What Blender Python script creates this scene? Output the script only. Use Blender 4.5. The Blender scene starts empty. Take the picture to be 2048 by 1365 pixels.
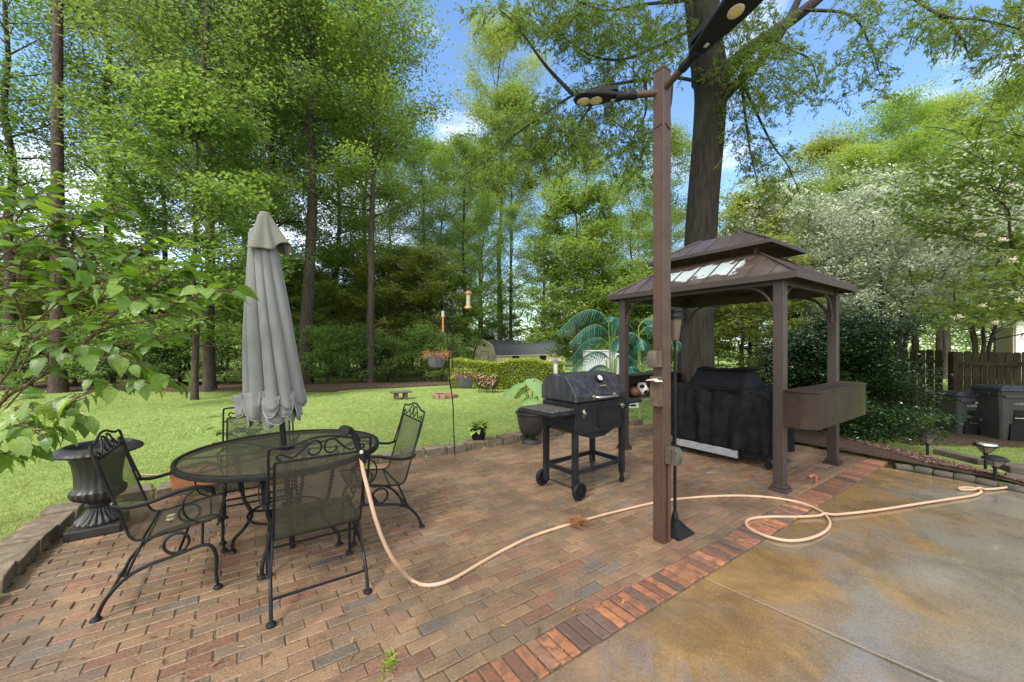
import bpy, math, random
import numpy as np
from mathutils import Vector, Matrix
R_ = math.radians
random.seed(7)
# ---------------------------------------------------------------- camera, sky, sun, exposure
F, H, CY = 775.0, 1.5, 692.0            # focal length and horizon in pixels of the 2048 px photograph
sc = bpy.context.scene
COL = sc.collection
cam_d = bpy.data.cameras.new("camera"); cam = bpy.data.objects.new("camera", cam_d); COL.objects.link(cam)
cam.location = (0, 0, H); cam.rotation_euler = (R_(90), 0, 0)
cam_d.sensor_width = 36; cam_d.lens = F/2048*36; cam_d.shift_y = (CY-682.5)/2048
cam_d.clip_start = 0.05; cam_d.clip_end = 2000
sc.camera = cam
sc.view_settings.view_transform = 'Standard'; sc.view_settings.look = 'None'
sc.view_settings.exposure = 1.0; sc.view_settings.gamma = 1.0
try:
    sc.cycles.use_denoising = True; sc.cycles.denoising_prefilter = 'ACCURATE'; sc.cycles.max_bounces = 8; sc.cycles.diffuse_bounces = 5
    sc.cycles.glossy_bounces = 3; sc.cycles.transmission_bounces = 4; sc.cycles.transparent_max_bounces = 16
    sc.cycles.sample_clamp_indirect = 3; sc.cycles.use_adaptive_sampling = False
except Exception: pass
SUN_EL, SUN_AZ = R_(52), R_(212)        # azimuth clockwise from +Y: behind the camera, to the left
world = bpy.data.worlds.new("World"); sc.world = world; world.use_nodes = True
wn, wl = world.node_tree.nodes, world.node_tree.links
wn.clear()
w_out = wn.new('ShaderNodeOutputWorld'); w_bg = wn.new('ShaderNodeBackground'); w_bg.inputs[1].default_value = 0.14
sky = wn.new('ShaderNodeTexSky'); sky.sky_type = 'NISHITA'; sky.sun_disc = False
sky.sun_elevation = SUN_EL; sky.sun_rotation = SUN_AZ; sky.air_density = 1.0; sky.dust_density = 0.6; sky.ozone_density = 1.6
tc = wn.new('ShaderNodeTexCoord'); mp = wn.new('ShaderNodeMapping'); mp.inputs['Scale'].default_value = (1.6, 1.6, 3.6)
mp.inputs['Location'].default_value = (0.35, 0.1, 0.2)
nz = wn.new('ShaderNodeTexNoise'); nz.inputs['Scale'].default_value = 2.1; nz.inputs['Detail'].default_value = 7; nz.inputs['Roughness'].default_value = 0.55
sep = wn.new('ShaderNodeSeparateXYZ')
wl.new(tc.outputs['Generated'], mp.inputs[0]); wl.new(mp.outputs[0], nz.inputs['Vector']); wl.new(tc.outputs['Generated'], sep.inputs[0])
def wmath(op, a, b):
    n = wn.new('ShaderNodeMath'); n.operation = op
    for i, v in enumerate((a, b)):
        if isinstance(v, (int, float)): n.inputs[i].default_value = v
        else: wl.new(v, n.inputs[i])
    return n.outputs[0]
# clouds thicken low down, towards the left and behind the camera
bias = wmath('ADD', wmath('MULTIPLY', sep.outputs[2], -0.36), wmath('ADD', wmath('MULTIPLY', sep.outputs[0], -0.10), wmath('MULTIPLY', sep.outputs[1], -0.16)))
cf = wmath('ADD', wmath('ADD', nz.outputs['Fac'], bias), 0.20)
ramp = wn.new('ShaderNodeValToRGB'); ramp.color_ramp.elements[0].position = 0.44; ramp.color_ramp.elements[1].position = 0.62
wl.new(cf, ramp.inputs[0])
mixc = wn.new('ShaderNodeMix'); mixc.data_type = 'RGBA'; 
# unseen bright cloud added overhead and behind the camera as fill light
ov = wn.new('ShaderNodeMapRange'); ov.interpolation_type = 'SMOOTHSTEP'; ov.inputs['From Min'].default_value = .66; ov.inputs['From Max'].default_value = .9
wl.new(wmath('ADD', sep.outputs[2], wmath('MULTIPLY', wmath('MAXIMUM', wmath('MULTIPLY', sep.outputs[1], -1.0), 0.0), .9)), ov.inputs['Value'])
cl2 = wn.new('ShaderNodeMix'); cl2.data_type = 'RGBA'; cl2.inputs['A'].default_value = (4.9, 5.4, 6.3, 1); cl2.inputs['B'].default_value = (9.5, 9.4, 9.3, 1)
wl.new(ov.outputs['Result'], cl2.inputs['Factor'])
bk = wn.new('ShaderNodeMapRange'); bk.interpolation_type = 'SMOOTHSTEP'; bk.inputs['From Min'].default_value = .35; bk.inputs['From Max'].default_value = .9  # added cloud behind the camera, brightened further to light the tree fronts
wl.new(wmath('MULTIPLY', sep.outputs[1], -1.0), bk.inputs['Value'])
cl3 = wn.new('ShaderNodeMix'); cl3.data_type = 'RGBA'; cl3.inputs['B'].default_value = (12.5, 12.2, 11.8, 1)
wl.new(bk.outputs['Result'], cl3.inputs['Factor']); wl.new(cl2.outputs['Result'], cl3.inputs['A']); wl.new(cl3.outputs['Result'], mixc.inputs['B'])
hsv = wn.new('ShaderNodeHueSaturation'); hsv.inputs['Saturation'].default_value = 1.12; hsv.inputs['Value'].default_value = 1.25
wl.new(sky.outputs[0], hsv.inputs['Color'])
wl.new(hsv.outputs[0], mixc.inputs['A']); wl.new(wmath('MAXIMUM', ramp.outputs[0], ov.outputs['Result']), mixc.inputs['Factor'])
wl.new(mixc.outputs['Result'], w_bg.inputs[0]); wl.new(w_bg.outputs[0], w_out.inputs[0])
sun_d = bpy.data.lights.new("sun", 'SUN'); sun_d.energy = 3.2; sun_d.angle = R_(10); sun_d.color = (1.0, 0.95, 0.86)
sun = bpy.data.objects.new("sun", sun_d); COL.objects.link(sun)
sd = Vector((math.sin(SUN_AZ)*math.cos(SUN_EL), math.cos(SUN_AZ)*math.cos(SUN_EL), math.sin(SUN_EL)))
sun.rotation_euler = sd.to_track_quat('Z', 'Y').to_euler(); sun.location = sd*50

# ---------------------------------------------------------------- helpers
def G(px, py, z=0.0):
    Y = (H-z)*F/(py-CY); return Vector(((px-1024)*Y/F, Y, z))
def P(px, py, Y): return Vector(((px-1024)*Y/F, Y, H-(py-CY)*Y/F))
def tag(o, label=None, cat=None, group=None, kind=None):
    if label: o['label'] = label
    if cat: o['category'] = cat
    if group: o['group'] = group
    if kind: o['kind'] = kind
    return o
def thing(name, label, cat, loc=(0,0,0), rz=0.0, group=None):
    o = bpy.data.objects.new(name, None); COL.objects.link(o); o.empty_display_size = 0.1
    o.location = loc; o.rotation_euler = (0, 0, rz)
    return tag(o, label, cat, group)
def dup(root, loc, rz, label, group=None, scale=None, cat=None, mats=None):
    r = root.copy(); COL.objects.link(r); r.location = loc; r.rotation_euler = (0, 0, rz)
    if scale: r.scale = scale
    r['label'] = label
    if group: r['group'] = group
    if cat: r['category'] = cat
    def kids(src, dst):
        for ch in list(src.children):
            c = ch.copy(); COL.objects.link(c); c.parent = dst
            if mats and ch.name.split('.')[0] in mats:
                c.material_slots[0].link = 'OBJECT'; c.material_slots[0].material = mats[ch.name.split('.')[0]]
            kids(ch, c)
    kids(root, r)
    return r
def catmull(pts, k=6):
    pts = [Vector(p) for p in pts]
    if len(pts) < 3: return pts
    q = [pts[0]*2-pts[1]] + pts + [pts[-1]*2-pts[-2]]
    out = []
    for i in range(1, len(q)-2):
        a, b, c, d = q[i-1], q[i], q[i+1], q[i+2]
        for j in range(k):
            t = j/k
            out.append(0.5*((2*b)+(c-a)*t+(2*a-5*b+4*c-d)*t*t+(3*b-a-3*c+d)*t**3))
    out.append(pts[-1]); return out
class MB:
    def __init__(s): s.v = []; s.f = []; s.c = []; s.col = None
    def add(s, vs, fs):
        n = len(s.v); s.v += [tuple(p) for p in vs]; s.f += [tuple(i+n for i in f) for f in fs]
        s.c += [s.col]*len(fs)
    def box(s, c, d, rz=0.0, M=None, taper=1.0):
        x, y, z = d[0]/2, d[1]/2, d[2]/2
        vs = [Vector((sx*x*(taper if sz > 0 else 1), sy*y*(taper if sz > 0 else 1), sz*z)) for sz in (-1, 1) for sx, sy in ((-1,-1),(1,-1),(1,1),(-1,1))]
        T = Matrix.Translation(c) @ (M if M is not None else Matrix.Rotation(rz, 4, 'Z'))
        s.add([T @ v for v in vs], [(3,2,1,0),(4,5,6,7),(0,1,5,4),(1,2,6,5),(2,3,7,6),(3,0,4,7)])
    def bar(s, a, b, w, h):
        a, b = Vector(a), Vector(b); d = b-a
        M = d.to_track_quat('X', 'Z').to_matrix().to_4x4()
        s.box((a+b)/2, (d.length, w, h), M=M)
    def tube(s, pts, r, n=8, cap=True, flat=None):
        pts = [Vector(p) for p in pts]; m = len(pts)
        if m < 2: return
        rs = [r]*m if isinstance(r, (int, float)) else list(r)
        if len(rs) != m: rs = [rs[0]+(rs[-1]-rs[0])*i/(m-1) for i in range(m)] if len(rs) == 2 else [np.interp(i/(m-1), np.linspace(0, 1, len(rs)), rs) for i in range(m)]
        t0 = (pts[1]-pts[0]).normalized()
        up = Vector((0,0,1)) if abs(t0.z) < .9 else Vector((1,0,0))
        nn = t0.cross(up).normalized(); vs = []
        for i in range(m):
            t = (pts[min(i+1, m-1)]-pts[max(i-1, 0)])
            if t.length < 1e-9: t = t0.copy()
            t.normalize(); nn = (nn - t*nn.dot(t))
            if nn.length < 1e-6: nn = t.orthogonal()
            nn.normalize(); b = t.cross(nn)
            for j in range(n):
                a = 2*math.pi*j/n
                vs.append(pts[i]+(nn*math.cos(a)*(flat or 1)+b*math.sin(a))*rs[i])
        fs = [(i*n+j, i*n+(j+1)%n, (i+1)*n+(j+1)%n, (i+1)*n+j) for i in range(m-1) for j in range(n)]
        if cap: fs += [tuple(range(n))[::-1], tuple((m-1)*n+j for j in range(n))]
        s.add(vs, fs)
    def lathe(s, prof, n=32, c=(0,0,0), M=None, flute=0, fa=0.0, cap=False):
        c = Vector(c); vs = []; m = len(prof)
        for (r, z, *k) in prof:
            for j in range(n):
                a = 2*math.pi*j/n; rr = r*(1+(k[0] if k else 0)*math.cos(flute*a)) if flute else r
                v = Vector((rr*math.cos(a), rr*math.sin(a), z)); vs.append((M @ v if M is not None else v)+c)
        fs = [(i*n+j, i*n+(j+1)%n, (i+1)*n+(j+1)%n, (i+1)*n+j) for i in range(m-1) for j in range(n)]
        if cap: fs += [tuple(range(n))[::-1], tuple((m-1)*n+j for j in range(n))]
        s.add(vs, fs)
    def disc(s, c, r, h, n=20, axis='Z', M=None):
        m = M if M is not None else {'Z': Matrix.Identity(4), 'Y': Matrix.Rotation(R_(90), 4, 'X'), 'X': Matrix.Rotation(R_(90), 4, 'Y')}[axis]
        s.lathe([(r, -h/2), (r, h/2)], n, c, m, cap=True)
    def prism(s, poly, a, b, M=None):      # polygon in XZ, from y=a to y=b
        n = len(poly); vs = [Vector((x, a, z)) for x, z in poly]+[Vector((x, b, z)) for x, z in poly]
        if M is not None: vs = [M @ v for v in vs]
        s.add(vs, [tuple(range(n)), tuple(range(2*n-1, n-1, -1))]+[(i, i+n, (i+1)%n+n, (i+1)%n) for i in range(n)])
    def slab(s, poly, z0, z1):             # polygon in XY
        n = len(poly); vs = [(x, y, z0) for x, y in poly]+[(x, y, z1) for x, y in poly]
        s.add(vs, [tuple(range(n))[::-1], tuple(range(n, 2*n))]+[(i, (i+1)%n, (i+1)%n+n, i+n) for i in range(n)])
    def sphere(s, c, r, n=16, m=10, sc=(1,1,1)):
        s.lathe([(max(1e-4, r*math.sin(math.pi*i/m)), -r*math.cos(math.pi*i/m)) for i in range(m+1)], n, c, Matrix.Diagonal((*sc, 1)))
    def build(s, name, mat, parent=None, smooth=False, bevel=0.0, ang=40, fix=True):
        me = bpy.data.meshes.new(name); me.from_pydata(s.v, [], s.f)
        if any(c is not None for c in s.c):
            at = me.attributes.new('Col', 'FLOAT_COLOR', 'FACE')
            at.data.foreach_set('color', np.array([(*(c or (1,1,1)), 1) for c in s.c], dtype=np.float32).ravel())
        me.update()
        if fix and len(s.f) < 60000:
            import bmesh
            b = bmesh.new(); b.from_mesh(me); bmesh.ops.recalc_face_normals(b, faces=b.faces); b.to_mesh(me); b.free()
        if smooth:
            me.polygons.foreach_set('use_smooth', [True]*len(me.polygons)); me.set_sharp_from_angle(angle=R_(ang))
        o = bpy.data.objects.new(name, me); COL.objects.link(o)
        if mat: me.materials.append(mat)
        if parent: o.parent = parent
        if bevel:
            md = o.modifiers.new('bevel', 'BEVEL'); md.width = bevel; md.segments = 2; md.limit_method = 'ANGLE'; md.angle_limit = R_(35)
            md.harden_normals = False
        return o
def np_mesh(name, V, T, mat, parent=None, var=None, uv=None):
    """numpy triangles/quads to a mesh object; var = per-vertex float"""
    V = np.asarray(V, dtype=np.float32); T = np.asarray(T, dtype=np.int32)
    me = bpy.data.meshes.new(name); k = T.shape[1]
    me.vertices.add(len(V)); me.vertices.foreach_set('co', V.ravel())
    me.loops.add(T.size); me.loops.foreach_set('vertex_index', T.ravel())
    me.polygons.add(len(T)); me.polygons.foreach_set('loop_start', np.arange(0, T.size, k, dtype=np.int32))
    try: me.polygons.foreach_set('loop_total', np.full(len(T), k, dtype=np.int32))
    except Exception: pass
    if var is not None:
        at = me.attributes.new('var', 'FLOAT', 'POINT'); at.data.foreach_set('value', np.asarray(var, dtype=np.float32))
    if uv is not None:
        l = me.uv_layers.new(name='UVMap'); l.data.foreach_set('uv', np.asarray(uv, dtype=np.float32)[T.ravel()].ravel())
    me.update(calc_edges=True); me.validate()
    if mat: me.materials.append(mat)
    o = bpy.data.objects.new(name, me); COL.objects.link(o)
    if parent: o.parent = parent
    return o
# ---------------------------------------------------------------- materials
class NT:
    def __init__(s, name):
        s.m = bpy.data.materials.new(name); s.m.use_nodes = True; s.t = s.m.node_tree; s.n = s.t.nodes; s.l = s.t.links
        s.n.clear(); s.out = s.n.new('ShaderNodeOutputMaterial')
    def node(s, typ, **kw):
        nd = s.n.new(typ)
        for k, v in kw.items():
            if hasattr(nd, k): setattr(nd, k, v)
        return nd
    def put(s, sock, v):
        if hasattr(v, 'is_linked') or hasattr(v, 'links'): s.l.new(v, sock)
        elif isinstance(v, tuple) and len(v) == 3 and sock.type == 'RGBA': sock.default_value = (*v, 1)
        else: sock.default_value = v
    def noise(s, scale, detail=4, rough=.55, co=None, dist=0.0):
        nd = s.n.new('ShaderNodeTexNoise'); nd.inputs['Scale'].default_value = scale; nd.inputs['Detail'].default_value = detail
        nd.inputs['Roughness'].default_value = rough; nd.inputs['Distortion'].default_value = dist
        s.l.new(co if co is not None else s.co(), nd.inputs['Vector']); return nd.outputs['Fac']
    def co(s, scale=None, kind='Object'):
        t = s.n.new('ShaderNodeTexCoord')
        if scale is None: return t.outputs[kind]
        m = s.n.new('ShaderNodeMapping'); m.inputs['Scale'].default_value = scale; s.l.new(t.outputs[kind], m.inputs[0]); return m.outputs[0]
    def pos(s, scale=None):
        g = s.n.new('ShaderNodeNewGeometry')
        if scale is None: return g.outputs['Position']
        m = s.n.new('ShaderNodeMapping'); m.inputs['Scale'].default_value = scale; s.l.new(g.outputs['Position'], m.inputs[0]); return m.outputs[0]
    def ramp(s, fac, stops, interp='LINEAR'):
        r = s.n.new('ShaderNodeValToRGB'); e = r.color_ramp.elements; r.color_ramp.interpolation = interp
        while len(e) < len(stops): e.new(.5)
        for i, (p, c) in enumerate(stops):
            e[i].position = p; e[i].color = (*c, 1) if isinstance(c, tuple) else (c, c, c, 1)
        s.l.new(fac, r.inputs[0]); return r.outputs[0]
    def mix(s, f, a, b, mode='MIX'):
        m = s.n.new('ShaderNodeMix'); m.data_type = 'RGBA'; m.blend_type = mode
        s.put(m.inputs['Factor'], f); s.put(m.inputs['A'], a); s.put(m.inputs['B'], b); return m.outputs['Result']
    def math(s, op, a, b=0.0, c=0.0):
        m = s.n.new('ShaderNodeMath'); m.operation = op
        s.put(m.inputs[0], a); s.put(m.inputs[1], b); s.put(m.inputs[2], c); return m.outputs[0]
    def attr(s, name, out='Color'):
        a = s.n.new('ShaderNodeAttribute'); a.attribute_name = name; return a.outputs[out]
    def bump(s, h, strength=.3, dist=.01):
        b = s.n.new('ShaderNodeBump'); b.inputs['Strength'].default_value = strength; b.inputs['Distance'].default_value = dist
        s.l.new(h, b.inputs['Height']); return b.outputs[0]
    def pbr(s, col, rough=.6, metal=0.0, normal=None, spec=.5, **kw):
        p = s.n.new('ShaderNodeBsdfPrincipled'); s.put(p.inputs['Base Color'], col); s.put(p.inputs['Roughness'], rough)
        s.put(p.inputs['Metallic'], metal); s.put(p.inputs['Specular IOR Level'], spec)
        if normal is not None: s.l.new(normal, p.inputs['Normal'])
        for k, v in kw.items(): s.put(p.inputs[k], v)
        return p.outputs[0]
    def done(s, sh): s.l.new(sh, s.out.inputs[0]); return s.m
def simple(name, col, rough=.6, metal=0.0, var=.25, scale=12.0, bump=.15, bscale=60.0, dirt=None, dscale=3.0, damt=.5, spec=.5):
    t = NT(name); co = t.pos()
    f = t.noise(scale, 5, .6, co)
    lo = tuple(c*(1-var) for c in col); hi = tuple(min(1, c*(1+var)) for c in col)
    c = t.ramp(f, [(.3, lo), (.7, hi)])
    if dirt: c = t.mix(t.math('MULTIPLY', t.ramp(t.noise(dscale, 6, .65, co), [(.45, 0.0), (.68, 1.0)]), damt), c, dirt)
    rr = t.ramp(t.noise(scale*1.7, 4, .6, co), [(.3, max(.03, rough-.12)), (.7, min(1, rough+.12))])
    return t.done(t.pbr(c, rr, metal, t.bump(t.noise(bscale, 4, .6, co), bump, .004), spec))
def leafmat(name, dark, light, tr=.42, rough=.45, spec=.35, yellow=None, objvar=.25):
    t = NT(name); c = t.ramp(t.attr('var', 'Fac'), [(0, dark), (.6, tuple((a+b)/2 for a, b in zip(dark, light))), (1, light)])
    oi = t.n.new('ShaderNodeObjectInfo')
    hs = t.n.new('ShaderNodeHueSaturation'); t.put(hs.inputs['Hue'], t.math('MULTIPLY_ADD', oi.outputs['Random'], .024, .488))
    t.put(hs.inputs['Value'], t.math('MULTIPLY_ADD', oi.outputs['Random'], objvar, 1-objvar/2)); t.l.new(c, hs.inputs['Color'])
    c = hs.outputs[0]
    p = t.pbr(c, rough, 0, None, spec)
    tl = t.n.new('ShaderNodeBsdfTranslucent'); t.l.new(t.mix(1.0, c, yellow or (1.4, 1.4, .75), 'MULTIPLY'), tl.inputs[0])
    ms = t.n.new('ShaderNodeMixShader'); ms.inputs[0].default_value = tr
    t.l.new(p, ms.inputs[1]); t.l.new(tl.outputs[0], ms.inputs[2]); return t.done(ms.outputs[0])
def barkmat(name, a, b, scale=(9, 9, 1.6), moss=None):
    t = NT(name); co = t.pos(scale)
    f = t.noise(2.2, 8, .7, co, .6); c = t.ramp(f, [(.32, a), (.62, b)])
    if moss: c = t.mix(t.ramp(t.noise(1.1, 5, .6, t.pos()), [(.5, 0.0), (.7, .55)]), c, moss)
    return t.done(t.pbr(c, .9, 0, t.bump(f, .9, .05), .2))
M = {}
M['bark'] = barkmat('bark grey brown', (.018,.015,.012), (.075,.064,.051))
M['bark_pine'] = barkmat('bark pine', (.018,.013,.011), (.085,.060,.050), (7, 7, 3))
M['bark_oak'] = barkmat('bark oak', (.010,.009,.008), (.044,.038,.032), (11, 11, 1.1), (.07,.085,.05))
M['leaf_mid'] = leafmat('leaf mid green', (.08,.14,.035), (.215,.305,.085), .52)
M['leaf_bright'] = leafmat('leaf bright green', (.085,.145,.03), (.24,.33,.08), .5)
M['leaf_dark'] = leafmat('leaf dark green', (.045,.085,.022), (.14,.21,.055), .42)
M['leaf_blue'] = leafmat('leaf cool green', (.075,.13,.042), (.21,.29,.10), .52)
M['leaf_yellow'] = leafmat('leaf yellow green', (.12,.165,.04), (.32,.38,.105), .5)
M['leaf_pale'] = leafmat('leaf pale green', (.12,.18,.07), (.80,.82,.72), .35, .35, .4, (1.15,1.15,1.0))
M['leaf_holly'] = leafmat('leaf glossy dark', (.008,.024,.008), (.04,.085,.025), .15, .17, .9)
M['leaf_oak'] = leafmat('leaf willow oak', (.06,.09,.02), (.20,.275,.06), .52)
M['leaf_shrub'] = None
M['hedge'] = leafmat('hedge leaf', (.11,.18,.018), (.40,.50,.07), .4)
M['black_metal'] = simple('black iron', (.008,.009,.011), .45, 0, .3, 20, .2, 90, (.03,.028,.022), 9, .3, .2)
M['brown_metal'] = simple('brown painted metal', (.066,.033,.021), .5, .1, .18, 8, .15, 70, (.06,.04,.03), 4, .5)
M['gazebo'] = simple('gazebo brown metal', (.040,.026,.023), .5, 0, .2, 6, .2, 60, (.026,.020,.018), 3, .6)
M['steel'] = simple('brushed steel', (.55,.52,.48), .28, 1.0, .12, 30, .1, 120, (.3,.2,.13), 14, .4)
M['rubber'] = simple('black plastic', (.010,.010,.012), .55, 0, .2, 20, .1, 90, spec=.2)
# ---------------------------------------------------------------- the setting
TH = R_(34.5); U = Vector((math.cos(TH), math.sin(TH), 0)); W = Vector((-math.sin(TH), math.cos(TH), 0))
E0 = Vector((.0891, 1.727, 0))                        # a point on the brick / concrete edge
BOUND = [(-1.2,-1.2),(-3.03,2.25),(-3.27,2.6),(-3.53,2.98),(-3.78,3.48),(-3.30,3.92),(-1.77,4.85),(-1.32,5.14),(-.42,5.66),(.44,6.33),(1.6,6.95),(2.7,7.5),(3.7,7.0),(4.9,5.05),(5.3,4.0),(5.85,3.0),(7.3,-.5),(7,-3),(0,-3)]
BP = np.array(BOUND)
def inside(x, y):
    x = np.asarray(x, float); y = np.asarray(y, float); r = np.zeros(x.shape, bool); n = len(BP)
    for i in range(n):
        x0, y0 = BP[i]; x1, y1 = BP[(i+1) % n]
        c = ((y0 > y) != (y1 > y)); xi = (x1-x0)*(y-y0)/((y1-y0) if y1 != y0 else 1e-9)+x0
        r ^= c & (x < xi)
    return r
def gz(x, y):
    x = np.asarray(x, float); y = np.asarray(y, float)
    z = .03-.95*np.clip((y-14)/20, 0, 1)**1.0 * np.clip((x+12)/14+.35, .35, 1)
    z = np.where(x > 5.0, z-.32*np.clip((x-5.3)/1.6, 0, 1)*np.clip((12-y)/4, 0, 1), z)
    z = z + .35*np.clip((y-45)/60, 0, 1)**2
    z = z + .012*np.sin(x*1.7+y*.8)*np.clip((y-4)/6, 0, 1)
    return z
def gzf(x, y): return float(gz(x, y))
def axis(a, b, near0, near1, d):
    mid = np.arange(near0, near1, d); out = [mid]
    s = d; v = near1; r = []
    while v < b: r.append(v); s *= 1.12; v += s
    r.append(b); s = d; v = near0; l = []
    while v > a: s *= 1.12; v -= s; l.append(v)
    return np.array(l[::-1]+list(mid)+r)
xs = axis(-260, 260, -7, 10, .14); ys = axis(-40, 420, -3, 15, .14)
gx, gy = np.meshgrid(xs, ys); zz = gz(gx, gy); ins = inside(gx, gy); zz = np.where(ins, -.14, zz)
V = np.stack([gx, gy, zz], -1).reshape(-1, 3); nx, ny = len(xs), len(ys)
ii = (np.arange(ny-1)[:, None]*nx+np.arange(nx-1)[None]).ravel()
t = NT('lawn grass'); co = t.pos()
c = t.ramp(t.noise(.55, 6, .6, co), [(.32, (.20,.29,.09)), (.5, (.27,.36,.11)), (.68, (.35,.40,.14))])
c = t.mix(t.ramp(t.noise(9, 6, .7, co), [(.35, .75), (.6, 0.0)]), c, (.10,.15,.022))
c = t.mix(t.ramp(t.noise(1.7, 7, .72, co, .4), [(.55, 0.0), (.70, .7)]), c, (.24,.18,.075))
c = t.mix(t.ramp(t.noise(60, 3, .7, co), [(.4, .5), (.62, 0.0)]), c, (.055,.09,.014))
M['lawn'] = t.done(t.pbr(c, .85, 0, t.bump(t.noise(75, 5, .75, co), .7, .04), .2))
lawn = np_mesh('lawn', V, np.stack([ii, ii+1, ii+nx+1, ii+nx], 1), M['lawn']); lawn.data.polygons.foreach_set('use_smooth', [True]*len(lawn.data.polygons))
tag(lawn, kind='structure')

# pavers
t = NT('patio pavers'); co = t.pos(); base = t.attr('Col')
big = t.noise(.55, 5, .6, co); med = t.noise(5, 6, .7, co); fine = t.noise(110, 4, .9, co)
c = t.mix(t.ramp(med, [(.35, .55), (.6, 0.0)]), base, (.085,.065,.045))
c = t.mix(t.ramp(fine, [(.53, 0.0), (.62, .6)]), c, (.36,.29,.21))
c = t.mix(t.ramp(t.noise(420, 2, .7, co), [(.35, .35), (.5, 0.0)]), c, (.05,.035,.02))
c = t.mix(t.ramp(fine, [(.38, .7), (.47, 0.0)]), c, (.035,.026,.018))
c = t.mix(t.ramp(t.noise(.8, 6, .65, co, .5), [(.46, 0.0), (.62, .65)]), c, (.070,.052,.036))
wet = t.ramp(t.noise(.9, 5, .6, co), [(.38, .18), (.60, .62)])
M['paver'] = t.done(t.pbr(c, wet, 0, t.bump(t.math('ADD', fine, med), .45, .004), .45))
rng = random.Random(3)
PALP = [((.26,.157,.090),7),((.23,.140,.082),6),((.26,.140,.090),5),((.225,.104,.068),3),((.15,.124,.108),1),((.195,.132,.092),4),((.285,.180,.108),3)]
pal = [c for c, n in PALP for _ in range(n)]
mb = MB()
def brick(mb, o, lu, lw, z1, ch, rng, tilt=.0015):
    """chamfered brick top: o = centre (Vector), lu along U, lw along W"""
    a, b = lu/2, lw/2; z = z1+rng.uniform(-tilt, tilt); tx, ty = rng.uniform(-tilt, tilt)*.7, rng.uniform(-tilt, tilt)*.7
    rot = rng.gauss(0, .004); cu = U*math.cos(rot)+W*math.sin(rot); cw = W*math.cos(rot)-U*math.sin(rot)
    vs = []
    for (A, B, zt, k) in ((a, b, z-.05, 0), (a, b, z-ch, 1), (a-ch, b-ch, z, 1)):
        for sx, sy in ((-1,-1),(1,-1),(1,1),(-1,1)):
            p = o+cu*A*sx+cw*B*sy; vs.append((p.x, p.y, zt+k*(tx*sx+ty*sy)))
    mb.add(vs, [(8,9,10,11),(4,5,9,8),(5,6,10,9),(6,7,11,10),(7,4,8,11),(0,1,5,4),(1,2,6,5),(2,3,7,6),(3,0,4,7)])
cw_, cl_ = .0835, .197
for j in range(2, 95):
    v = .197+ .006 + (j-2+.5)*cw_
    for i in range(-28, 50):
        u = (i+.5*(j % 2))*cl_+rng.uniform(-.004, .004)
        p = E0+U*u+W*v
        if p.y < -1.0 or not inside(p.x, p.y) : continue
        q_ = rng.uniform(.84, 1.16); mb.col = tuple(k*q_ for k in rng.choice(pal))
        brick(mb, p, cl_-.005, cw_-.005, .0005*math.sin(p.x*2+p.y)*3, .004, rng, .0026)
o = mb.build('brick_patio', M['paver'], fix=False); tag(o, kind='structure')
# soldier course along the slab: old red bricks on edge
t = NT('old red brick'); co = t.pos(); base = t.attr('Col')
c = t.mix(t.ramp(t.noise(16, 6, .7, co), [(.46, 0.0), (.60, .75)]), base, (.10,.055,.04))
c = t.mix(t.ramp(t.noise(1.0, 3, .6, co), [(.5, 0.0), (.66, .6)]), c, (.06,.045,.035))
M['redbrick'] = t.done(t.pbr(c, t.ramp(t.noise(2, 5, .6, co), [(.35, .3), (.65, .75)]), 0, t.bump(t.noise(70, 5, .7, co), .6, .006), .45))
mb = MB(); rp = [(.34,.145,.072),(.29,.12,.065),(.36,.16,.085),(.22,.10,.065),(.13,.085,.07),(.27,.14,.09)]
for i in range(-40, 86):
    u = i*.0685; p = E0+U*u+W*(.0975+rng.uniform(-.004, .004))
    q_ = rng.uniform(.75, 1.1); mb.col = tuple(k*q_ for k in rng.choice(rp))
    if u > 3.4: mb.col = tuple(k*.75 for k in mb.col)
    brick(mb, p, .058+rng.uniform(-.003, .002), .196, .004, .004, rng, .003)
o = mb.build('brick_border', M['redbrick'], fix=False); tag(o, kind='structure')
# sand bed under the pavers
t = NT('joint sand'); co = t.pos()
M['sand'] = t.done(t.pbr(t.ramp(t.noise(30, 5, .7, co), [(.35, (.05,.038,.025)), (.65, (.15,.115,.075))]), .9, 0, t.bump(t.noise(120, 4, .7, co), .6, .01)))
mb = MB(); a = E0-U*3.2; b = E0+U*5.48
pts = [a, b, Vector((4.85,5.10,0)), Vector((3.7,6.95,0)), Vector((2.7,7.45,0)), Vector((.44,6.33,0)), Vector((-.42,5.66,0)), Vector((-1.77,4.85,0)), Vector((-3.3,3.92,0)), Vector((-3.78,3.48,0)), Vector((-3.03,2.25,0))]
mb.slab([(p.x, p.y) for p in pts], -.05, -.0075)
o = mb.build('patio_bed', M['sand']); tag(o, kind='structure')
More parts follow.
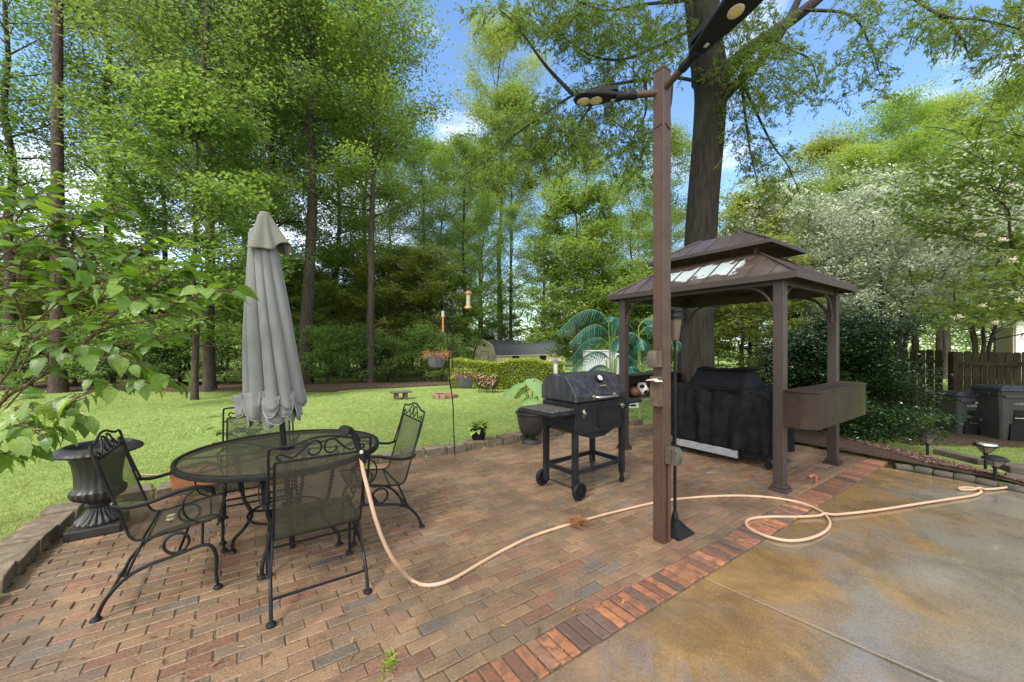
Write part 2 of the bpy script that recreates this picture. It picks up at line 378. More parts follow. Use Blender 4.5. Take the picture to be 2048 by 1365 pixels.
# concrete
t = NT('wet stained concrete'); co = t.pos()
c = t.ramp(t.noise(1.3, 6, .6, co), [(.3, (.14,.123,.105)), (.7, (.215,.19,.165))])
nrm = t.n.new('ShaderNodeVectorMath'); nrm.operation = 'DOT_PRODUCT'; t.l.new(co, nrm.inputs[0]); nrm.inputs[1].default_value = (-W.x, -W.y, 0)
dist = t.math('ADD', nrm.outputs['Value'], W.dot(E0))        # metres from the brick edge
st = t.math('ADD', t.math('MULTIPLY', dist, -.52), t.math('MULTIPLY_ADD', t.noise(1.15, 6, .6, co, .8), 1.9, -.32))
st = t.ramp(st, [(.10, 0.0), (.55, 1.0)])
c = t.mix(t.math('MULTIPLY', st, .85), c, t.ramp(t.noise(2.4, 5, .6, co, .5), [(.35, (.13,.07,.02)), (.65, (.30,.175,.06))]))
c = t.mix(t.ramp(t.noise(1.5, 7, .62, co, 1.2), [(.50, 0.0), (.62, .4)]), c, (.075,.055,.032))
c = t.mix(t.ramp(t.noise(.9, 8, .7, t.pos((1.3, .7, 1)), 1.5), [(.56, 0.0), (.60, .35)]), c, (.10,.085,.065))
c = t.mix(t.ramp(t.noise(85, 5, .9, co), [(.40, .45), (.50, 0.0)]), c, (.06,.048,.034))
c = t.mix(t.ramp(t.noise(120, 4, .9, co), [(.54, 0.0), (.64, .3)]), c, (.42,.38,.31))
rr = t.ramp(t.noise(.85, 5, .6, t.pos((1, 1.6, 1)), .6), [(.46, .03), (.56, .13), (.72, .34)])
M['concrete'] = t.done(t.pbr(c, rr, 0, t.bump(t.noise(5, 3, .5, co), .08, .004), .8))
jd = Vector((.640, -.768, 0)).normalized(); J0 = Vector((1.255, 2.50, 0))
# two slabs with a tooled joint between
def slabpoly(pts, name):
    m = MB(); m.slab([(p[0], p[1]) for p in pts], -.08, -.006); oo = m.build(name, M['concrete'], bevel=.006); tag(oo, kind='structure'); return oo
e = lambda u: E0+U*u-W*.006
jn = Vector((-jd.y, jd.x, 0)); 
uJ = (J0-E0).dot(U); JA = e(uJ)+U*.004; JB = JA+jd*6.5; g = U*.008
slabpoly([e(-3.2), JA-g, JB-g, (1.2,-4,0)], 'concrete_slab')
slabpoly([JA, e(5.47), (5.02,4.32,0), (5.18,4.02,0), (5.3,3.83,0), (5.75,2.9,0), (7.1,-.5,0), (6.9,-3,0), (JB.x+.2, JB.y, 0)], 'concrete_slab')
m = MB(); m.bar(JA+Vector((0,0,-.03)), JB+Vector((0,0,-.03)), .03, .02); tag(m.build('joint_sand', M['sand']), kind='structure')
m = MB(); m.bar(e(-3.2)+Vector((0,0,-.02)), e(5.47)+Vector((0,0,-.02)), .02, .02); tag(m.build('edge_sand', M['sand']), kind='structure')

# edging blocks
M['block'] = simple('edging concrete block', (.15,.115,.082), .85, 0, .5, 14, 1.0, 40, (.06,.065,.025), 4, .7)
def block_mesh(seed, L, D, hh):
    r = random.Random(seed); m = MB(); m.prism([(-L/2,0),(-L/2,hh*.92),(-L/2+.02,hh),(L/2-.015,hh),(L/2,hh*.9),(L/2,0)], -D/2, D/2)
    vv = []
    for v in m.v: vv.append((v[0]*(1 if v[1] < 0 else .86)+r.uniform(-.008,.008), v[1]*(1 if v[1] < 0 else .9)+r.uniform(-.008,.008), v[2]+(r.uniform(-.006,.006) if v[2] > 0 else 0)))
    m.v = vv; return m
protos = []
for s in range(4):
    o = block_mesh(s, .285, .24, .12).build('edging_block', M['block'], bevel=.008); protos.append(o)
edge_pts = [(-2.35,.95),(-2.70,1.60),(-3.03,2.25),(-3.27,2.6),(-3.53,2.98),(-3.83,3.46)]
edge_pts2 = [(-3.76,3.62),(-3.30,3.95),(-1.77,4.87),(-1.32,5.14),(-.42,5.66),(.44,6.33),(1.6,6.97),(2.62,7.42)]
nb = 0
def lay(pts, step=.305):
    global nb
    d = [Vector((*p, 0)) for p in pts]; L = [0]
    for a, b in zip(d, d[1:]): L.append(L[-1]+(b-a).length)
    s = step/2
    while s < L[-1]:
        k = max(i for i in range(len(L)-1) if L[i] <= s); p = d[k].lerp(d[k+1], (s-L[k])/(L[k+1]-L[k])); q = d[k+1]-d[k]
        n = Vector((-q.y, q.x, 0)).normalized()*( .115)
        pr = protos[nb % 4]
        if nb < 4: o = pr
        else: o = pr.copy(); COL.objects.link(o)
        o.location = (p.x+n.x, p.y+n.y, -.025+rng.uniform(-.012, .012)); o.rotation_euler = (rng.uniform(-.04,.04), rng.uniform(-.04,.04), math.atan2(q.y, q.x)+rng.uniform(-.04,.16))
        if nb < 9: lab = 'weathered grey brown edging block in the curb along the left end of the patio'
        else: lab = 'weathered grey brown edging block in the curb between lawn and brick patio'
        tag(o, lab, 'edging block', 'edging blocks around the patio'); nb += 1; s += step
lay(list(edge_pts)); lay(edge_pts2)
# rounded cobble curb between mulch and slab
M['cobble'] = simple('cobble', (.065,.056,.045), .8, 0, .3, 9, .6, 50, (.05,.045,.035), 5, .6)
cp = [G(1770,934), G(1821,940), G(1870,949), G(1917,958), G(1955,965), G(1992,973), G(2048,985), Vector((5.75,3.15,0)), Vector((6.1,2.3,0)), Vector((6.5,1.4,0))]
cps = catmull(cp, 12); s = 0; last = cps[0]; ncb = 0; pc = None; acc = 0
for a, b in zip(cps, cps[1:]):
    acc += (b-a).length
    if acc > .16:
        acc = 0
        if pc is None:
            m = MB(); m.tube([(-.075,0,0),(-.06,0,.0),(.06,0,0),(.075,0,0)], [.05,.06,.06,.05], 12); pc = m.build('curb_stone', M['cobble'], smooth=True); o = pc
        else: o = pc.copy(); COL.objects.link(o)
        o.location = (b.x+.04, b.y+.05, -.005); o.rotation_euler = (rng.uniform(-.5,.5), 0, math.atan2((b-a).y, (b-a).x)+rng.uniform(-.05,.05)); o.scale = (1, 1, rng.uniform(.75,.95))
        tag(o, 'small rounded grey stone in the low curb between concrete slab and mulch bed', 'curb stone', 'rounded curb stones by the mulch bed')
# mulch beds, plus one dark sheet standing for shade
t = NT('mulch'); co = t.pos()
c = t.ramp(t.noise(45, 5, .8, co), [(.3, (.018,.010,.008)), (.55, (.075,.035,.026)), (.75, (.17,.10,.08))])
M['mulch'] = t.done(t.pbr(c, .85, 0, t.bump(t.noise(60, 5, .8, co), 1.0, .05)))
t = NT('pine straw'); co = t.pos()
c = t.ramp(t.noise(14, 6, .75, co), [(.3, (.025,.014,.009)), (.55, (.085,.045,.025)), (.75, (.19,.115,.06))])
M['straw'] = t.done(t.pbr(c, .9, 0, t.bump(t.noise(40, 5, .8, co), 1.0, .06)))
def sheet(name, poly, mat, dz, nx=40, ny=24):
    # poly: ordered quad strip corners (a,b,c,d)
    a, b, c_, d = [np.array(p[:2], float) for p in poly]; VV = []
    for j in range(ny+1):
        for i in range(nx+1):
            s, q = i/nx, j/ny; p = (a*(1-s)+b*s)*(1-q)+(d*(1-s)+c_*s)*q; VV.append((p[0], p[1], gzf(p[0], p[1])+dz*min(1, 6*min(s, 1-s, q, 1-q)+.45)))
    T = [(j*(nx+1)+i, j*(nx+1)+i+1, (j+1)*(nx+1)+i+1, (j+1)*(nx+1)+i) for j in range(ny) for i in range(nx)]
    return tag(np_mesh(name, VV, T, mat), kind='structure')
sheet('mulch_bed', [(4.72,5.15),(5.72,3.5),(6.1,4.1),(4.9,6.3)], M['mulch'], .05)
sheet('mulch_bed', [(3.45,7.25),(4.86,5.0),(5.6,5.6),(5.0,8.3)], M['mulch'], .04)  # dark sheet laid in place of the shadow under the bush
sheet('mulch_bed', [(-24,13.0),(-5.6,12.2),(-5.6,15.3),(-24,17)], M['straw'], .05, 60)
sheet('mulch_bed', [(-5.7,12.6),(-1.2,15.3),(-2.3,18.6),(-7,15.3)], M['straw'], .05, 60)
sheet('bare_soil', [(7.2,7.0),(11.5,6.4),(12,8.5),(7.6,8.6)], M['straw'], .02)
# mulch chips and lawn litter
def chips(name, n, region, size, mat, seed, zf):
    r = np.random.default_rng(seed); P_ = region(r, n); n = len(P_); a = r.uniform(0, 6.28, n); l = size*r.uniform(.5, 1.5, n); w = l*r.uniform(.15, .4, n)
    tl = r.uniform(-.5, .5, (n, 2)); d = np.stack([np.cos(a), np.sin(a), tl[:, 0]], 1); e_ = np.stack([-np.sin(a), np.cos(a), tl[:, 1]], 1)
    z = zf(P_[:, 0], P_[:, 1]); C = np.stack([P_[:, 0], P_[:, 1], z+.008], 1)
    V = np.stack([C-d*l[:, None]-e_*w[:, None], C+d*l[:, None]-e_*w[:, None]*.6, C+d*l[:, None]*1.1+e_*w[:, None]*.6, C-d*l[:, None]+e_*w[:, None]], 1).reshape(-1, 3)
    return tag(np_mesh(name, V, np.arange(4*n).reshape(-1, 4), mat, var=np.repeat(r.random(n), 4)), kind='stuff')
M['chip'] = leafmat('bark chips', (.03,.014,.012), (.24,.14,.11), .02, .8)
M['litter'] = leafmat('fallen leaves', (.09,.05,.02), (.40,.24,.08), .1, .7)
def quadreg(a, b, c_, d):
    a, b, c_, d = map(np.array, (a, b, c_, d))
    def f(r, n):
        s, q = r.random((n, 1)), r.random((n, 1)); return (a*(1-s)+b*s)*(1-q)+(d*(1-s)+c_*s)*q
    return f
chips('mulch_chips', 6500, quadreg((5.04,4.72),(5.68,3.6),(6.1,4.1),(5.1,6.0)), .016, M['chip'], 1, lambda x, y: gz(x, y)+.05)
def lawnreg(r, n):
    y = 2.5+r.random(n*3)**1.4*13; x = r.uniform(-1.5, .9, n*3)*y; k = ~inside(x, y) & (x < 6); p = np.stack([x, y], 1)[k]
    w = np.sin(p[:, 0]*1.3+1)*np.sin(p[:, 1]*.9)+r.normal(0, .6, len(p)); return p[w > .1][:n]
tag(chips('fallen_leaves', 3200, lawnreg, .018, M['litter'], 2, lambda x, y: gz(x, y)+.03), label=None)
def patreg(r, n):
    y = r.uniform(1.7, 6.3, n*4); x = r.uniform(-1.3, 1.1, n*4)*y; p = np.stack([x, y], 1); d = (p[:, 0]-E0.x)*W.x+(p[:, 1]-E0.y)*W.y
    k = inside(x, y) & (d > .05); p = p[k]; w = np.exp(-((p[:, 0]+1.4)**2+(p[:, 1]-2.9)**2)/.5)+.16; return p[r.random(len(p)) < w][:n]
chips('fallen_leaves', 950, patreg, .013, M['litter'], 3, lambda x, y: x*0+.004)
# grass blades near the camera
r = np.random.default_rng(5); n = 190000
yy = 2.3+r.random(n)**1.6*10.5; xx = r.uniform(-1.45, 1.35, n)*yy
def bufin(x, y):
    k = inside(x, y)
    for dx, dy in ((.2,0),(-.2,0),(0,.2),(0,-.2)): k |= inside(x+dx, y+dy)
    return k
k = ~bufin(xx, yy) & ~((xx > 4.5) & (yy < 6.1) & (xx < 6.15-.35*(yy-4))); xx, yy = xx[k], yy[k]; n = len(xx)
hh = r.uniform(.015, .042, n)*(1+.25*np.sin(xx*3)*np.sin(yy*2.3)); a = r.uniform(0, 6.28, n); w = (.0022+.0006*yy)*r.uniform(.7, 1.3, n); ln = r.normal(0, .5, (n, 2))*hh[:, None]
zb = gz(xx, yy)-.004; B = np.stack([xx, yy, zb], 1); s_ = np.stack([np.cos(a)*w, np.sin(a)*w, 0*a], 1)
V = np.stack([B-s_, B+s_, B+np.stack([ln[:, 0], ln[:, 1], hh], 1)], 1).reshape(-1, 3)
M['blade'] = leafmat('grass blades', (.19,.29,.085), (.37,.46,.16), .4, .6)
vr = np.clip(r.normal(.5, .22, n)+.25*np.sin(xx*1.1+2)*np.sin(yy*.9), 0, 1)
tag(np_mesh('grass_blades', V, np.arange(3*n).reshape(-1, 3), M['blade'], var=np.repeat(vr, 3)), kind='stuff')
# ---------------------------------------------------------------- patio furniture
def meshmat(name, wire, holes, ang=True, wet=.35, thr=.58):
    """woven / expanded metal mesh: real see-through holes, from the UV map in metres"""
    t = NT(name); uv = t.n.new('ShaderNodeUVMap'); s = t.n.new('ShaderNodeSeparateXYZ'); t.l.new(uv.outputs[0], s.inputs[0])
    k = math.pi/holes
    def w(a, b):
        q = t.math('ADD', t.math('MULTIPLY', s.outputs[0], a), t.math('MULTIPLY', s.outputs[1], b))
        return t.math('ABSOLUTE', t.math('SINE', q))
    m = t.math('MINIMUM', w(k, k*.62), w(k, -k*.62)) if ang else t.math('MINIMUM', w(k, 0), w(0, k))
    f = t.math('LESS_THAN', m, thr)
    c = t.mix(t.ramp(t.noise(7, 6, .6, t.pos()), [(.4, 0.0), (.66, .75)]), wire, (.085,.085,.055))
    p = t.pbr(c, wet, .3, t.bump(m, .5, .003), .5)
    tr = t.n.new('ShaderNodeBsdfTransparent'); ms = t.n.new('ShaderNodeMixShader')
    t.l.new(f, ms.inputs[0]); t.l.new(tr.outputs[0], ms.inputs[1]); t.l.new(p, ms.inputs[2]); return t.done(ms.outputs[0])
M['chairmesh'] = meshmat('chair mesh', (.05,.048,.04), .0135, thr=.54)
M['tablemesh'] = meshmat('table mesh', (.095,.078,.058), .008, True, .25, .74)  # brownish reflection put into the wire colour
def strip(name, prof, w, mat, parent, k=5, nx=2):
    pr = catmull([(x, 0, z) for x, z in prof], k); V, uv, L = [], [], 0
    for i, p in enumerate(pr):
        if i: L += (p-pr[i-1]).length
        for j in range(nx+1):
            y = -w+2*w*j/nx; V.append((p.x, y, p.z)); uv.append((y, L))
    n = nx+1; T = [(i*n+j, i*n+j+1, (i+1)*n+j+1, (i+1)*n+j) for i in range(len(pr)-1) for j in range(nx)]
    o = np_mesh(name, V, T, mat, parent, uv=uv); o.data.polygons.foreach_set('use_smooth', [True]*len(T)); return o
def make_chair(label):
    t = thing('patio_chair', label, 'chair', group='wrought iron chairs around the mesh table')
    hw = .235
    prof = [(.235,.385),(.25,.415),(.225,.432),(.05,.405),(-.10,.385),(-.155,.41),(-.185,.50),(-.245,.70),(-.29,.865)]
    strip('seat_back', prof, hw-.004, M['chairmesh'], t)
    m = MB(); rail = catmull([(x, 0, z) for x, z in prof], 5)
    for s in (-1, 1): m.tube([(p.x, s*hw, p.z) for p in rail], .007, 7)
    m.tube([(.237,-hw,.385),(.237,hw,.385)], .006, 7); m.tube([(-.292,-hw,.868),(-.292,hw,.868)], .007, 7)
    m.tube([(-.11,-hw,.381),(-.11,hw,.381)], .007, 7)
    m.build('seat_frame', M['black_metal'], t, True)
    m = MB(); bx = lambda z: -.29-(z-.865)*.28
    arch = catmull([(bx(.62)+.018, -.262, .60), (bx(.8), -.262, .80), (bx(.92), -.262, .93), (bx(.945), -.245, .952), (bx(.95), -.17, .955), (bx(.985), -.06, .985), (bx(.99), 0, .99), (bx(.985), .06, .985), (bx(.95), .17, .955), (bx(.945), .245, .952), (bx(.92), .262, .93), (bx(.8), .262, .80), (bx(.62)+.018, .262, .60)], 5)
    m.tube(arch, .0072, 8)
    for s in (-1, 1):
        for z in (.62, .84): m.tube([(bx(z) if z > .7 else -.222, s*hw, z), (bx(z) if z > .7 else -.222, s*.262, z)], .006, 6)
    m.build('back_hoop', M['black_metal'], t, True)
    m = MB()
    for s in (-1, 1):                                   # scrolls in the crest
        pts = [(.205,.878),(.225,.892),(.215,.912),(.19,.905),(.15,.885),(.10,.925),(.06,.965),(.025,.965),(.008,.93),(.02,.895),(.05,.885),(.072,.905),(.068,.925)]
        m.tube(catmull([(bx(z)+.002, s*y, z) for y, z in pts], 5), .0055, 6)
    m.build('crest_scroll', M['black_metal'], t, True)
    for s in (-1, 1):
        y = s*.27
        m = MB(); m.tube(catmull([(-.232, y-.0*s, .615),(-.16,y+.015*s,.60),(-.06,y+.03*s,.615),(.06,y+.03*s,.65),(.15,y+.02*s,.655),(.205,y+.01*s,.625),(.225,y,.585)], 6), .0115, 8, flat=.35)
        arc = [(.225,.585),(.215,.63),(.15,.64),(.09,.60),(.075,.53),(.10,.46),(.16,.425),(.21,.425)]
        m.tube(catmull([(x, s*(.262 if i < 5 else .245), z) for i, (x, z) in enumerate(arc)], 6), .006, 6)
        m.build('armrest', M['black_metal'], t, True)
        m = MB(); y = s*.25
        m.tube(catmull([(-.29,y,.012),(-.255,y,.10),(-.185,y,.185),(-.09,y,.235),(.06,y,.265),(.15,y,.285),(.205,y,.272),(.232,y,.20),(.232,y,.10),(.24,y,.012)], 6), .0100, 8)
        m.tube([(-.10,s*.235,.385),(-.175,y,.20)], .008, 6); m.tube([(.165,y,.285),(.165,s*.235,.42)], .008, 6)
        ring = [(.045+.058*math.cos(a), y, .332+.058*math.sin(a)) for a in [2*math.pi*i/22 for i in range(23)]]
        m.tube(ring, .0085, 6, cap=False)
        m.bar((-.06,y,.243),(.10,y,.274),.014,.012); m.bar((-.03,s*.238,.395),(.10,s*.238,.408),.014,.010)
        leg = m.build('side_leg', M['black_metal'], t, True)
        for x in (-.292, .241):
            f = MB(); f.lathe([(.022,0),(.026,.006),(.022,.016),(.012,.022)], 14, (x, y, 0), cap=True); f.build('foot', M['rubber'], leg, True)
    m = MB(); m.tube([(-.245,-.25,.115),(-.245,.25,.115)], .008, 7); m.tube([(.05,-.25,.263),(.05,.25,.263)], .008, 7)
    m.build('stretcher', M['black_metal'], t, True)
    return t
ch0 = make_chair('black iron mesh chair at the far left, side on, fallen oak leaves on its seat')
ch0.location = (-2.16, 2.48, 0); ch0.rotation_euler = (0, 0, R_(33))
g = 'wrought iron chairs around the mesh table'
dup(ch0, (-1.245, 2.455, 0), R_(124), 'nearest black iron chair seen from behind, with the hose nozzle hooked over its scrolled back', g)
dup(ch0, (-1.125, 3.25, 0), R_(213), 'black iron mesh chair on the right of the table with greenish seat back facing left', g)
dup(ch0, (-2.12, 3.27, 0), R_(305), 'black iron chair behind the table, half hidden beneath the folded umbrella', g)
# leaves on the seat of the first chair
M['paleleaf'] = simple('pale fallen leaf', (.42,.40,.20), .6, 0, .2, 30, .2)
for (lx, ly, rz) in ((-.045, .04, .4), (-.015, -.05, 2.2)):
    q = Matrix.Rotation(R_(33), 4, 'Z') @ Vector((lx, ly, 0)) + Vector((-2.16, 2.48, .402)); m = MB()
    for k in range(5):
        a = rz+(k-2)*.5; L = .055 if k in (1, 2, 3) else .035; d = Vector((math.cos(a), math.sin(a), .05)); n = Vector((-d.y, d.x, 0))
        m.add([Vector((0,0,.002)), d*L*.5+n*.007+Vector((0,0,.006)), d*L, d*L*.5-n*.007+Vector((0,0,.006))], [(0,1,2,3)])
    o = m.build('fallen_leaf', M['paleleaf'], fix=False); o.location = q
    tag(o, 'pale lobed oak leaf lying on the seat of the left chair', 'leaf', 'pale leaves on the left chair seat')
# table
TC = Vector((-1.665, 2.865, 0)); TR = .64
t = thing('patio_table', 'round black mesh topped patio table with curved iron legs under the umbrella', 'table', TC)
V, uv, T = [], [], []; n = 64
for i, r_ in enumerate((.03,.2,.4,TR-.015)):
    for j in range(n):
        a = 2*math.pi*j/n; V.append((r_*math.cos(a), r_*math.sin(a), .738)); uv.append((r_*math.cos(a), r_*math.sin(a)))
for i in range(3):
    for j in range(n): T.append((i*n+j, i*n+(j+1)%n, (i+1)*n+(j+1)%n, (i+1)*n+j))
np_mesh('tabletop', V, T, M['tablemesh'], t, uv=uv)
m = MB(); m.lathe([(TR-.02,.742),(TR-.012,.750),(TR+.004,.748),(TR+.008,.735),(TR+.004,.712),(TR-.012,.708),(TR-.02,.72),(TR-.02,.742)], 72); m.build('table_rim', M['black_metal'], t, True)
m = MB()
for k in range(8):
    a = k*math.pi/4+.35; m.bar((.05*math.cos(a),.05*math.sin(a),.725),((TR-.01)*math.cos(a),(TR-.01)*math.sin(a),.725),.014,.012)
m.lathe([(.03,.70),(.055,.70),(.055,.742),(.03,.742),(.03,.70)], 24)
m.build('spoke_frame', M['black_metal'], t)
for k in range(4):
    a = R_(8+90*k); c, s = math.cos(a), math.sin(a); m = MB()
    m.tube(catmull([(.36*c,.36*s,.715),(.33*c,.33*s,.60),(.31*c,.31*s,.50),(.29*c,.29*s,.38),(.24*c,.24*s,.27),(.29*c,.29*s,.17),(.36*c,.36*s,.09),(.37*c,.37*s,.01)], 6), .0125, 8)
    m.bar((.345*c,.345*s,.70),(.305*c,.305*s,.44),.05,.012)
    l = m.build('leg', M['black_metal'], t, True)
    f = MB(); f.lathe([(.024,0),(.028,.007),(.022,.018),(.012,.024)], 14, (.37*c,.37*s,0), cap=True); f.build('foot', M['rubber'], l, True)
m = MB(); m.lathe([(.235,.285),(.246,.285),(.246,.297),(.235,.297),(.235,.285)], 40)
for k in range(2):
    a = R_(8+90*k); m.bar((.24*math.cos(a),.24*math.sin(a),.291),(-.24*math.cos(a),-.24*math.sin(a),.291),.02,.010)
m.lathe([(.028,.24),(.034,.24),(.034,.34),(.028,.34),(.028,.24)], 20)
m.build('leg_brace', M['black_metal'], t, True)
# umbrella (folded)
def fabric(name, col, dirt, damt):
    t = NT(name); co = t.pos(); c = t.mix(t.math('MULTIPLY', t.ramp(t.noise(3, 4, .6, co), [(.42, 0.0), (.68, 1.0)]), damt), col, dirt)
    c = t.mix(t.ramp(t.noise(2, 5, .7, t.pos((8, 8, 1))), [(.4, .3), (.6, 0.0)]), c, tuple(k*.7 for k in col))
    return t.done(t.pbr(c, .85, 0, t.bump(t.noise(7, 3, .5, t.pos((3, 3, 1))), .15, .01), .2, **{'Sheen Weight': .2}))
M['canvas'] = fabric('umbrella canvas', (.172,.18,.178), (.16,.165,.145), .5)
M['canvas_top'] = fabric('umbrella vent canvas', (.155,.158,.138), (.12,.12,.09), .8)
ub = Vector((-1.63, 2.88, 0)); ut = Vector((-1.84, 2.87, 2.47)); lean = Matrix.Rotation(math.atan2((ut-ub).x, 2.47), 4, 'Y')
t = thing('patio_umbrella', 'folded faded grey canvas umbrella standing up through the table', 'umbrella', ub); t.rotation_euler = (0, math.atan2((ut-ub).x, 2.47), 0)
m = MB(); m.tube([(0,0,0),(0,0,2.44)], .0195, 14); m.build('pole', M['black_metal'], t, True)
NF = 11; hz = 150
def canopy_mesh(m, zs, rad, amp, lip=True, na=192, seed=0, hem=None):
    rr = random.Random(seed); ph = [rr.uniform(-.1,.1) for _ in range(NF)]; am = [rr.uniform(.55,1.3) for _ in range(NF)]; dz = [rr.uniform(-.03,.03) for _ in range(NF)]
    vs = []
    for i, z in enumerate(zs):
        q = i/(len(zs)-1)
        for j in range(na):
            a = 2*math.pi*j/na; u = (a/(2*math.pi)*NF) % NF; k = int(u) % NF; f = u-int(u)
            lobe = abs(math.sin(math.pi*(f**.7 if k % 2 else 1-(1-f)**.7)))**.62
            r_ = rad(q)*(1-amp(q)*(1-lobe)*am[k]) + .012*math.sin(3*a+q*5)*q
            aa = a+ph[k]*q*lobe+.25*q
            zz = z + (hem(f, k)*(1 if q > .985 else max(0, (q-.8)/.185)) if hem else 0)
            vs.append((r_*math.cos(aa), r_*math.sin(aa), zz+dz[k]*q*lobe))
    m.add(vs, [(i*na+j, i*na+(j+1)%na, (i+1)*na+(j+1)%na, (i+1)*na+j) for i in range(len(zs)-1) for j in range(na)])
m = MB(); zs = [2.36-(2.36-1.08)*i/60 for i in range(61)]
canopy_mesh(m, zs, lambda q: .068+.142*q**.85, lambda q: .20+.45*q**.8, hem=lambda f, k: -.03*math.sin(math.pi*f), seed=2)
o = m.build('canopy', M['canvas'], t, True, fix=False); o.location = (-.035, 0, .01); o.modifiers.new('thick', 'SOLIDIFY').thickness = .004
# scalloped valance: separate flaps with piped edges, hanging at the foot of the folds
M['piping'] = simple('white piping', (.38,.38,.35), .7, 0, .15, 30, .1)
rr = random.Random(4); vm = MB(); pm = MB()
for k in range(22):
    a0 = 2*math.pi*k/22+rr.uniform(-.12,.12); rad_ = .190-.065*(k % 2)+rr.uniform(-.02,.015); zt = 1.15+rr.uniform(-.03,.03); zbm = .985+rr.uniform(-.04,.03)-(.055 if k % 2 else 0)
    w = rr.uniform(.06,.09); tw = rr.uniform(-1.3,1.3); NI, NJ = 12, 8; vs = []; edge = []
    for i in range(NI+1):
        s = -1+2*i/NI; bot = zt+(zbm-zt)*math.sqrt(max(0, 1-abs(s)**2.6))*1.0
        for j in range(NJ+1):
            q = j/NJ; z = zt+(bot-zt)*q
            bul = .018*math.cos(s*math.pi/2)+.012*math.sin(q*math.pi)+.007*math.sin(q*7+k)+.008*math.sin(s*6+k*2)
            tx = w*s; ra = Vector((math.cos(a0), math.sin(a0), 0)); ta = Vector((-math.sin(a0), math.cos(a0), 0))
            c2, s2 = math.cos(tw*.6), math.sin(tw*.6)
            p = ra*(rad_+bul*c2+tx*s2*.7)+ta*(tx*c2-bul*s2)+Vector((0,0,z)); vs.append(p)
            if j == NJ: edge.append(p)
    vm.add(vs, [(i*(NJ+1)+j, (i+1)*(NJ+1)+j, (i+1)*(NJ+1)+j+1, i*(NJ+1)+j+1) for i in range(NI) for j in range(NJ)])
    pm.tube(edge, .0038, 5)
o = vm.build('valance', M['canvas'], t, True, fix=False); o.location = (-.05, 0, .02); o.modifiers.new('thick', 'SOLIDIFY').thickness = .003
pm.build('piping', M['piping'], o, True)
m = MB(); na = 120; vs = []; zs = np.linspace(2.475, 2.215, 22)
for i, z in enumerate(zs):
    q = i/21
    for j in range(na):
        a = 2*math.pi*j/na; r_ = .04+.088*q**1.15+.028*q*math.sin(3*a+.6)+.016*q*math.sin(7*a+1)
        vs.append((r_*math.cos(a), r_*math.sin(a), z+.03*q*math.sin(3*a+2.2)+.018*q*math.cos(5*a)))
m.add(vs, [(i*na+j, i*na+(j+1)%na, (i+1)*na+(j+1)%na, (i+1)*na+j) for i in range(21) for j in range(na)])
m.lathe([(.001,2.492),(.025,2.49),(.042,2.475)], na)
o = m.build('vent_cap', M['canvas_top'], t, True, fix=False); o.modifiers.new('thick', 'SOLIDIFY').thickness = .003
m = MB(); m.lathe([(.001,2.50),(.03,2.499),(.036,2.485)], 20); m.build('finial', M['canvas'], t, True)
for i in range(6):
    m = MB(); a = i*math.pi/3; m.tube([(.03*math.cos(a),.03*math.sin(a),2.3),(.12*math.cos(a),.12*math.sin(a),1.12)], .007, 6); m.build('rib', M['black_metal'], t, True)

# ---------------------------------------------------------------- urns and pots
M['urn'] = simple('dark urn resin', (.022,.021,.022), .45, 0, .35, 7, .3, 50, (.06,.05,.036), 4, .5, .4)
t = thing('garden_urn', 'large empty dark grey fluted urn on a square foot beside the left chair', 'urn', (-3.37, 3.16, 0)); t.scale = (.88, .88, 1.03)
m = MB(); m.box((0,0,.035), (.36,.36,.07), rz=TH); m.build('plinth', M['urn'], t, bevel=.01)
m = MB(); fl = 20
m.lathe([(.155,.07,.0),(.160,.085,.0),(.150,.10,.06),(.105,.13,.08),(.075,.165,.08),(.066,.19,0),(.085,.20,0),(.09,.21,0),(.075,.225,0),(.082,.235,.0),(.12,.25,.05),(.165,.275,.06),(.185,.305,.05),(.185,.33,.03),(.163,.35,0),(.155,.37,.02),(.158,.45,.02),(.17,.53,.02),(.192,.585,0),(.20,.61,0)], 160, flute=fl)
m.build('bowl', M['urn'], t, True)
m = MB(); m.lathe([(.20,.61),(.25,.612,.0),(.295,.622,.012),(.305,.635,.012),(.295,.65,.01),(.26,.668,0),(.225,.682,0),(.215,.68,0),(.208,.66,0),(.19,.60,0),(.165,.50,0),(.15,.40,0),(.001,.37,0)], 160, flute=34); m.build('rim', M['urn'], t, True, ang=60)
M['soil'] = simple('potting soil', (.03,.02,.013), .95, 0, .4, 40, 1.0, 60)
# urn by the grill with elephant ear
up = Vector((.30, 6.02, .0)); t = thing('planter_urn', 'dark brown urn planter standing behind the charcoal grill', 'urn', up)
m = MB(); m.lathe([(.15,0),(.155,.02),(.145,.035),(.09,.06),(.06,.085),(.065,.10),(.11,.115),(.165,.165),(.195,.25),(.215,.36),(.225,.44),(.25,.455),(.25,.475),(.22,.475),(.205,.45),(.2,.42),(.001,.42)], 48, cap=False); m.build('bowl', M['urn'], t, True)
m = MB(); m.disc((0,0,.43), .2, .01); m.build('soil', M['soil'], t)
def leaf_surface(L, Wd, shape, nu=10, nv=6, curl=.25, fold=.25, wave=.02, seed=0):
    """broad leaf lying along +x, returns verts, quads"""
    rr = random.Random(seed); vs = []
    for i in range(nu+1):
        s = i/nu; w = Wd*shape(s); x = L*s
        for j in range(nv+1):
            q = -1+2*j/nv
            z = -curl*L*s*s+abs(q)*w*fold+wave*L*math.sin(s*14+q*2+seed)*abs(q)
            vs.append(Vector((x-.08*L*abs(q)*(1-s), w*q, z)))
    return vs, [(i*(nv+1)+j, (i+1)*(nv+1)+j, (i+1)*(nv+1)+j+1, i*(nv+1)+j+1) for i in range(nu) for j in range(nv)]
ovate = lambda s: max(.02, (math.sin(math.pi*min(1, s*.96+.02)**.75))**.9)
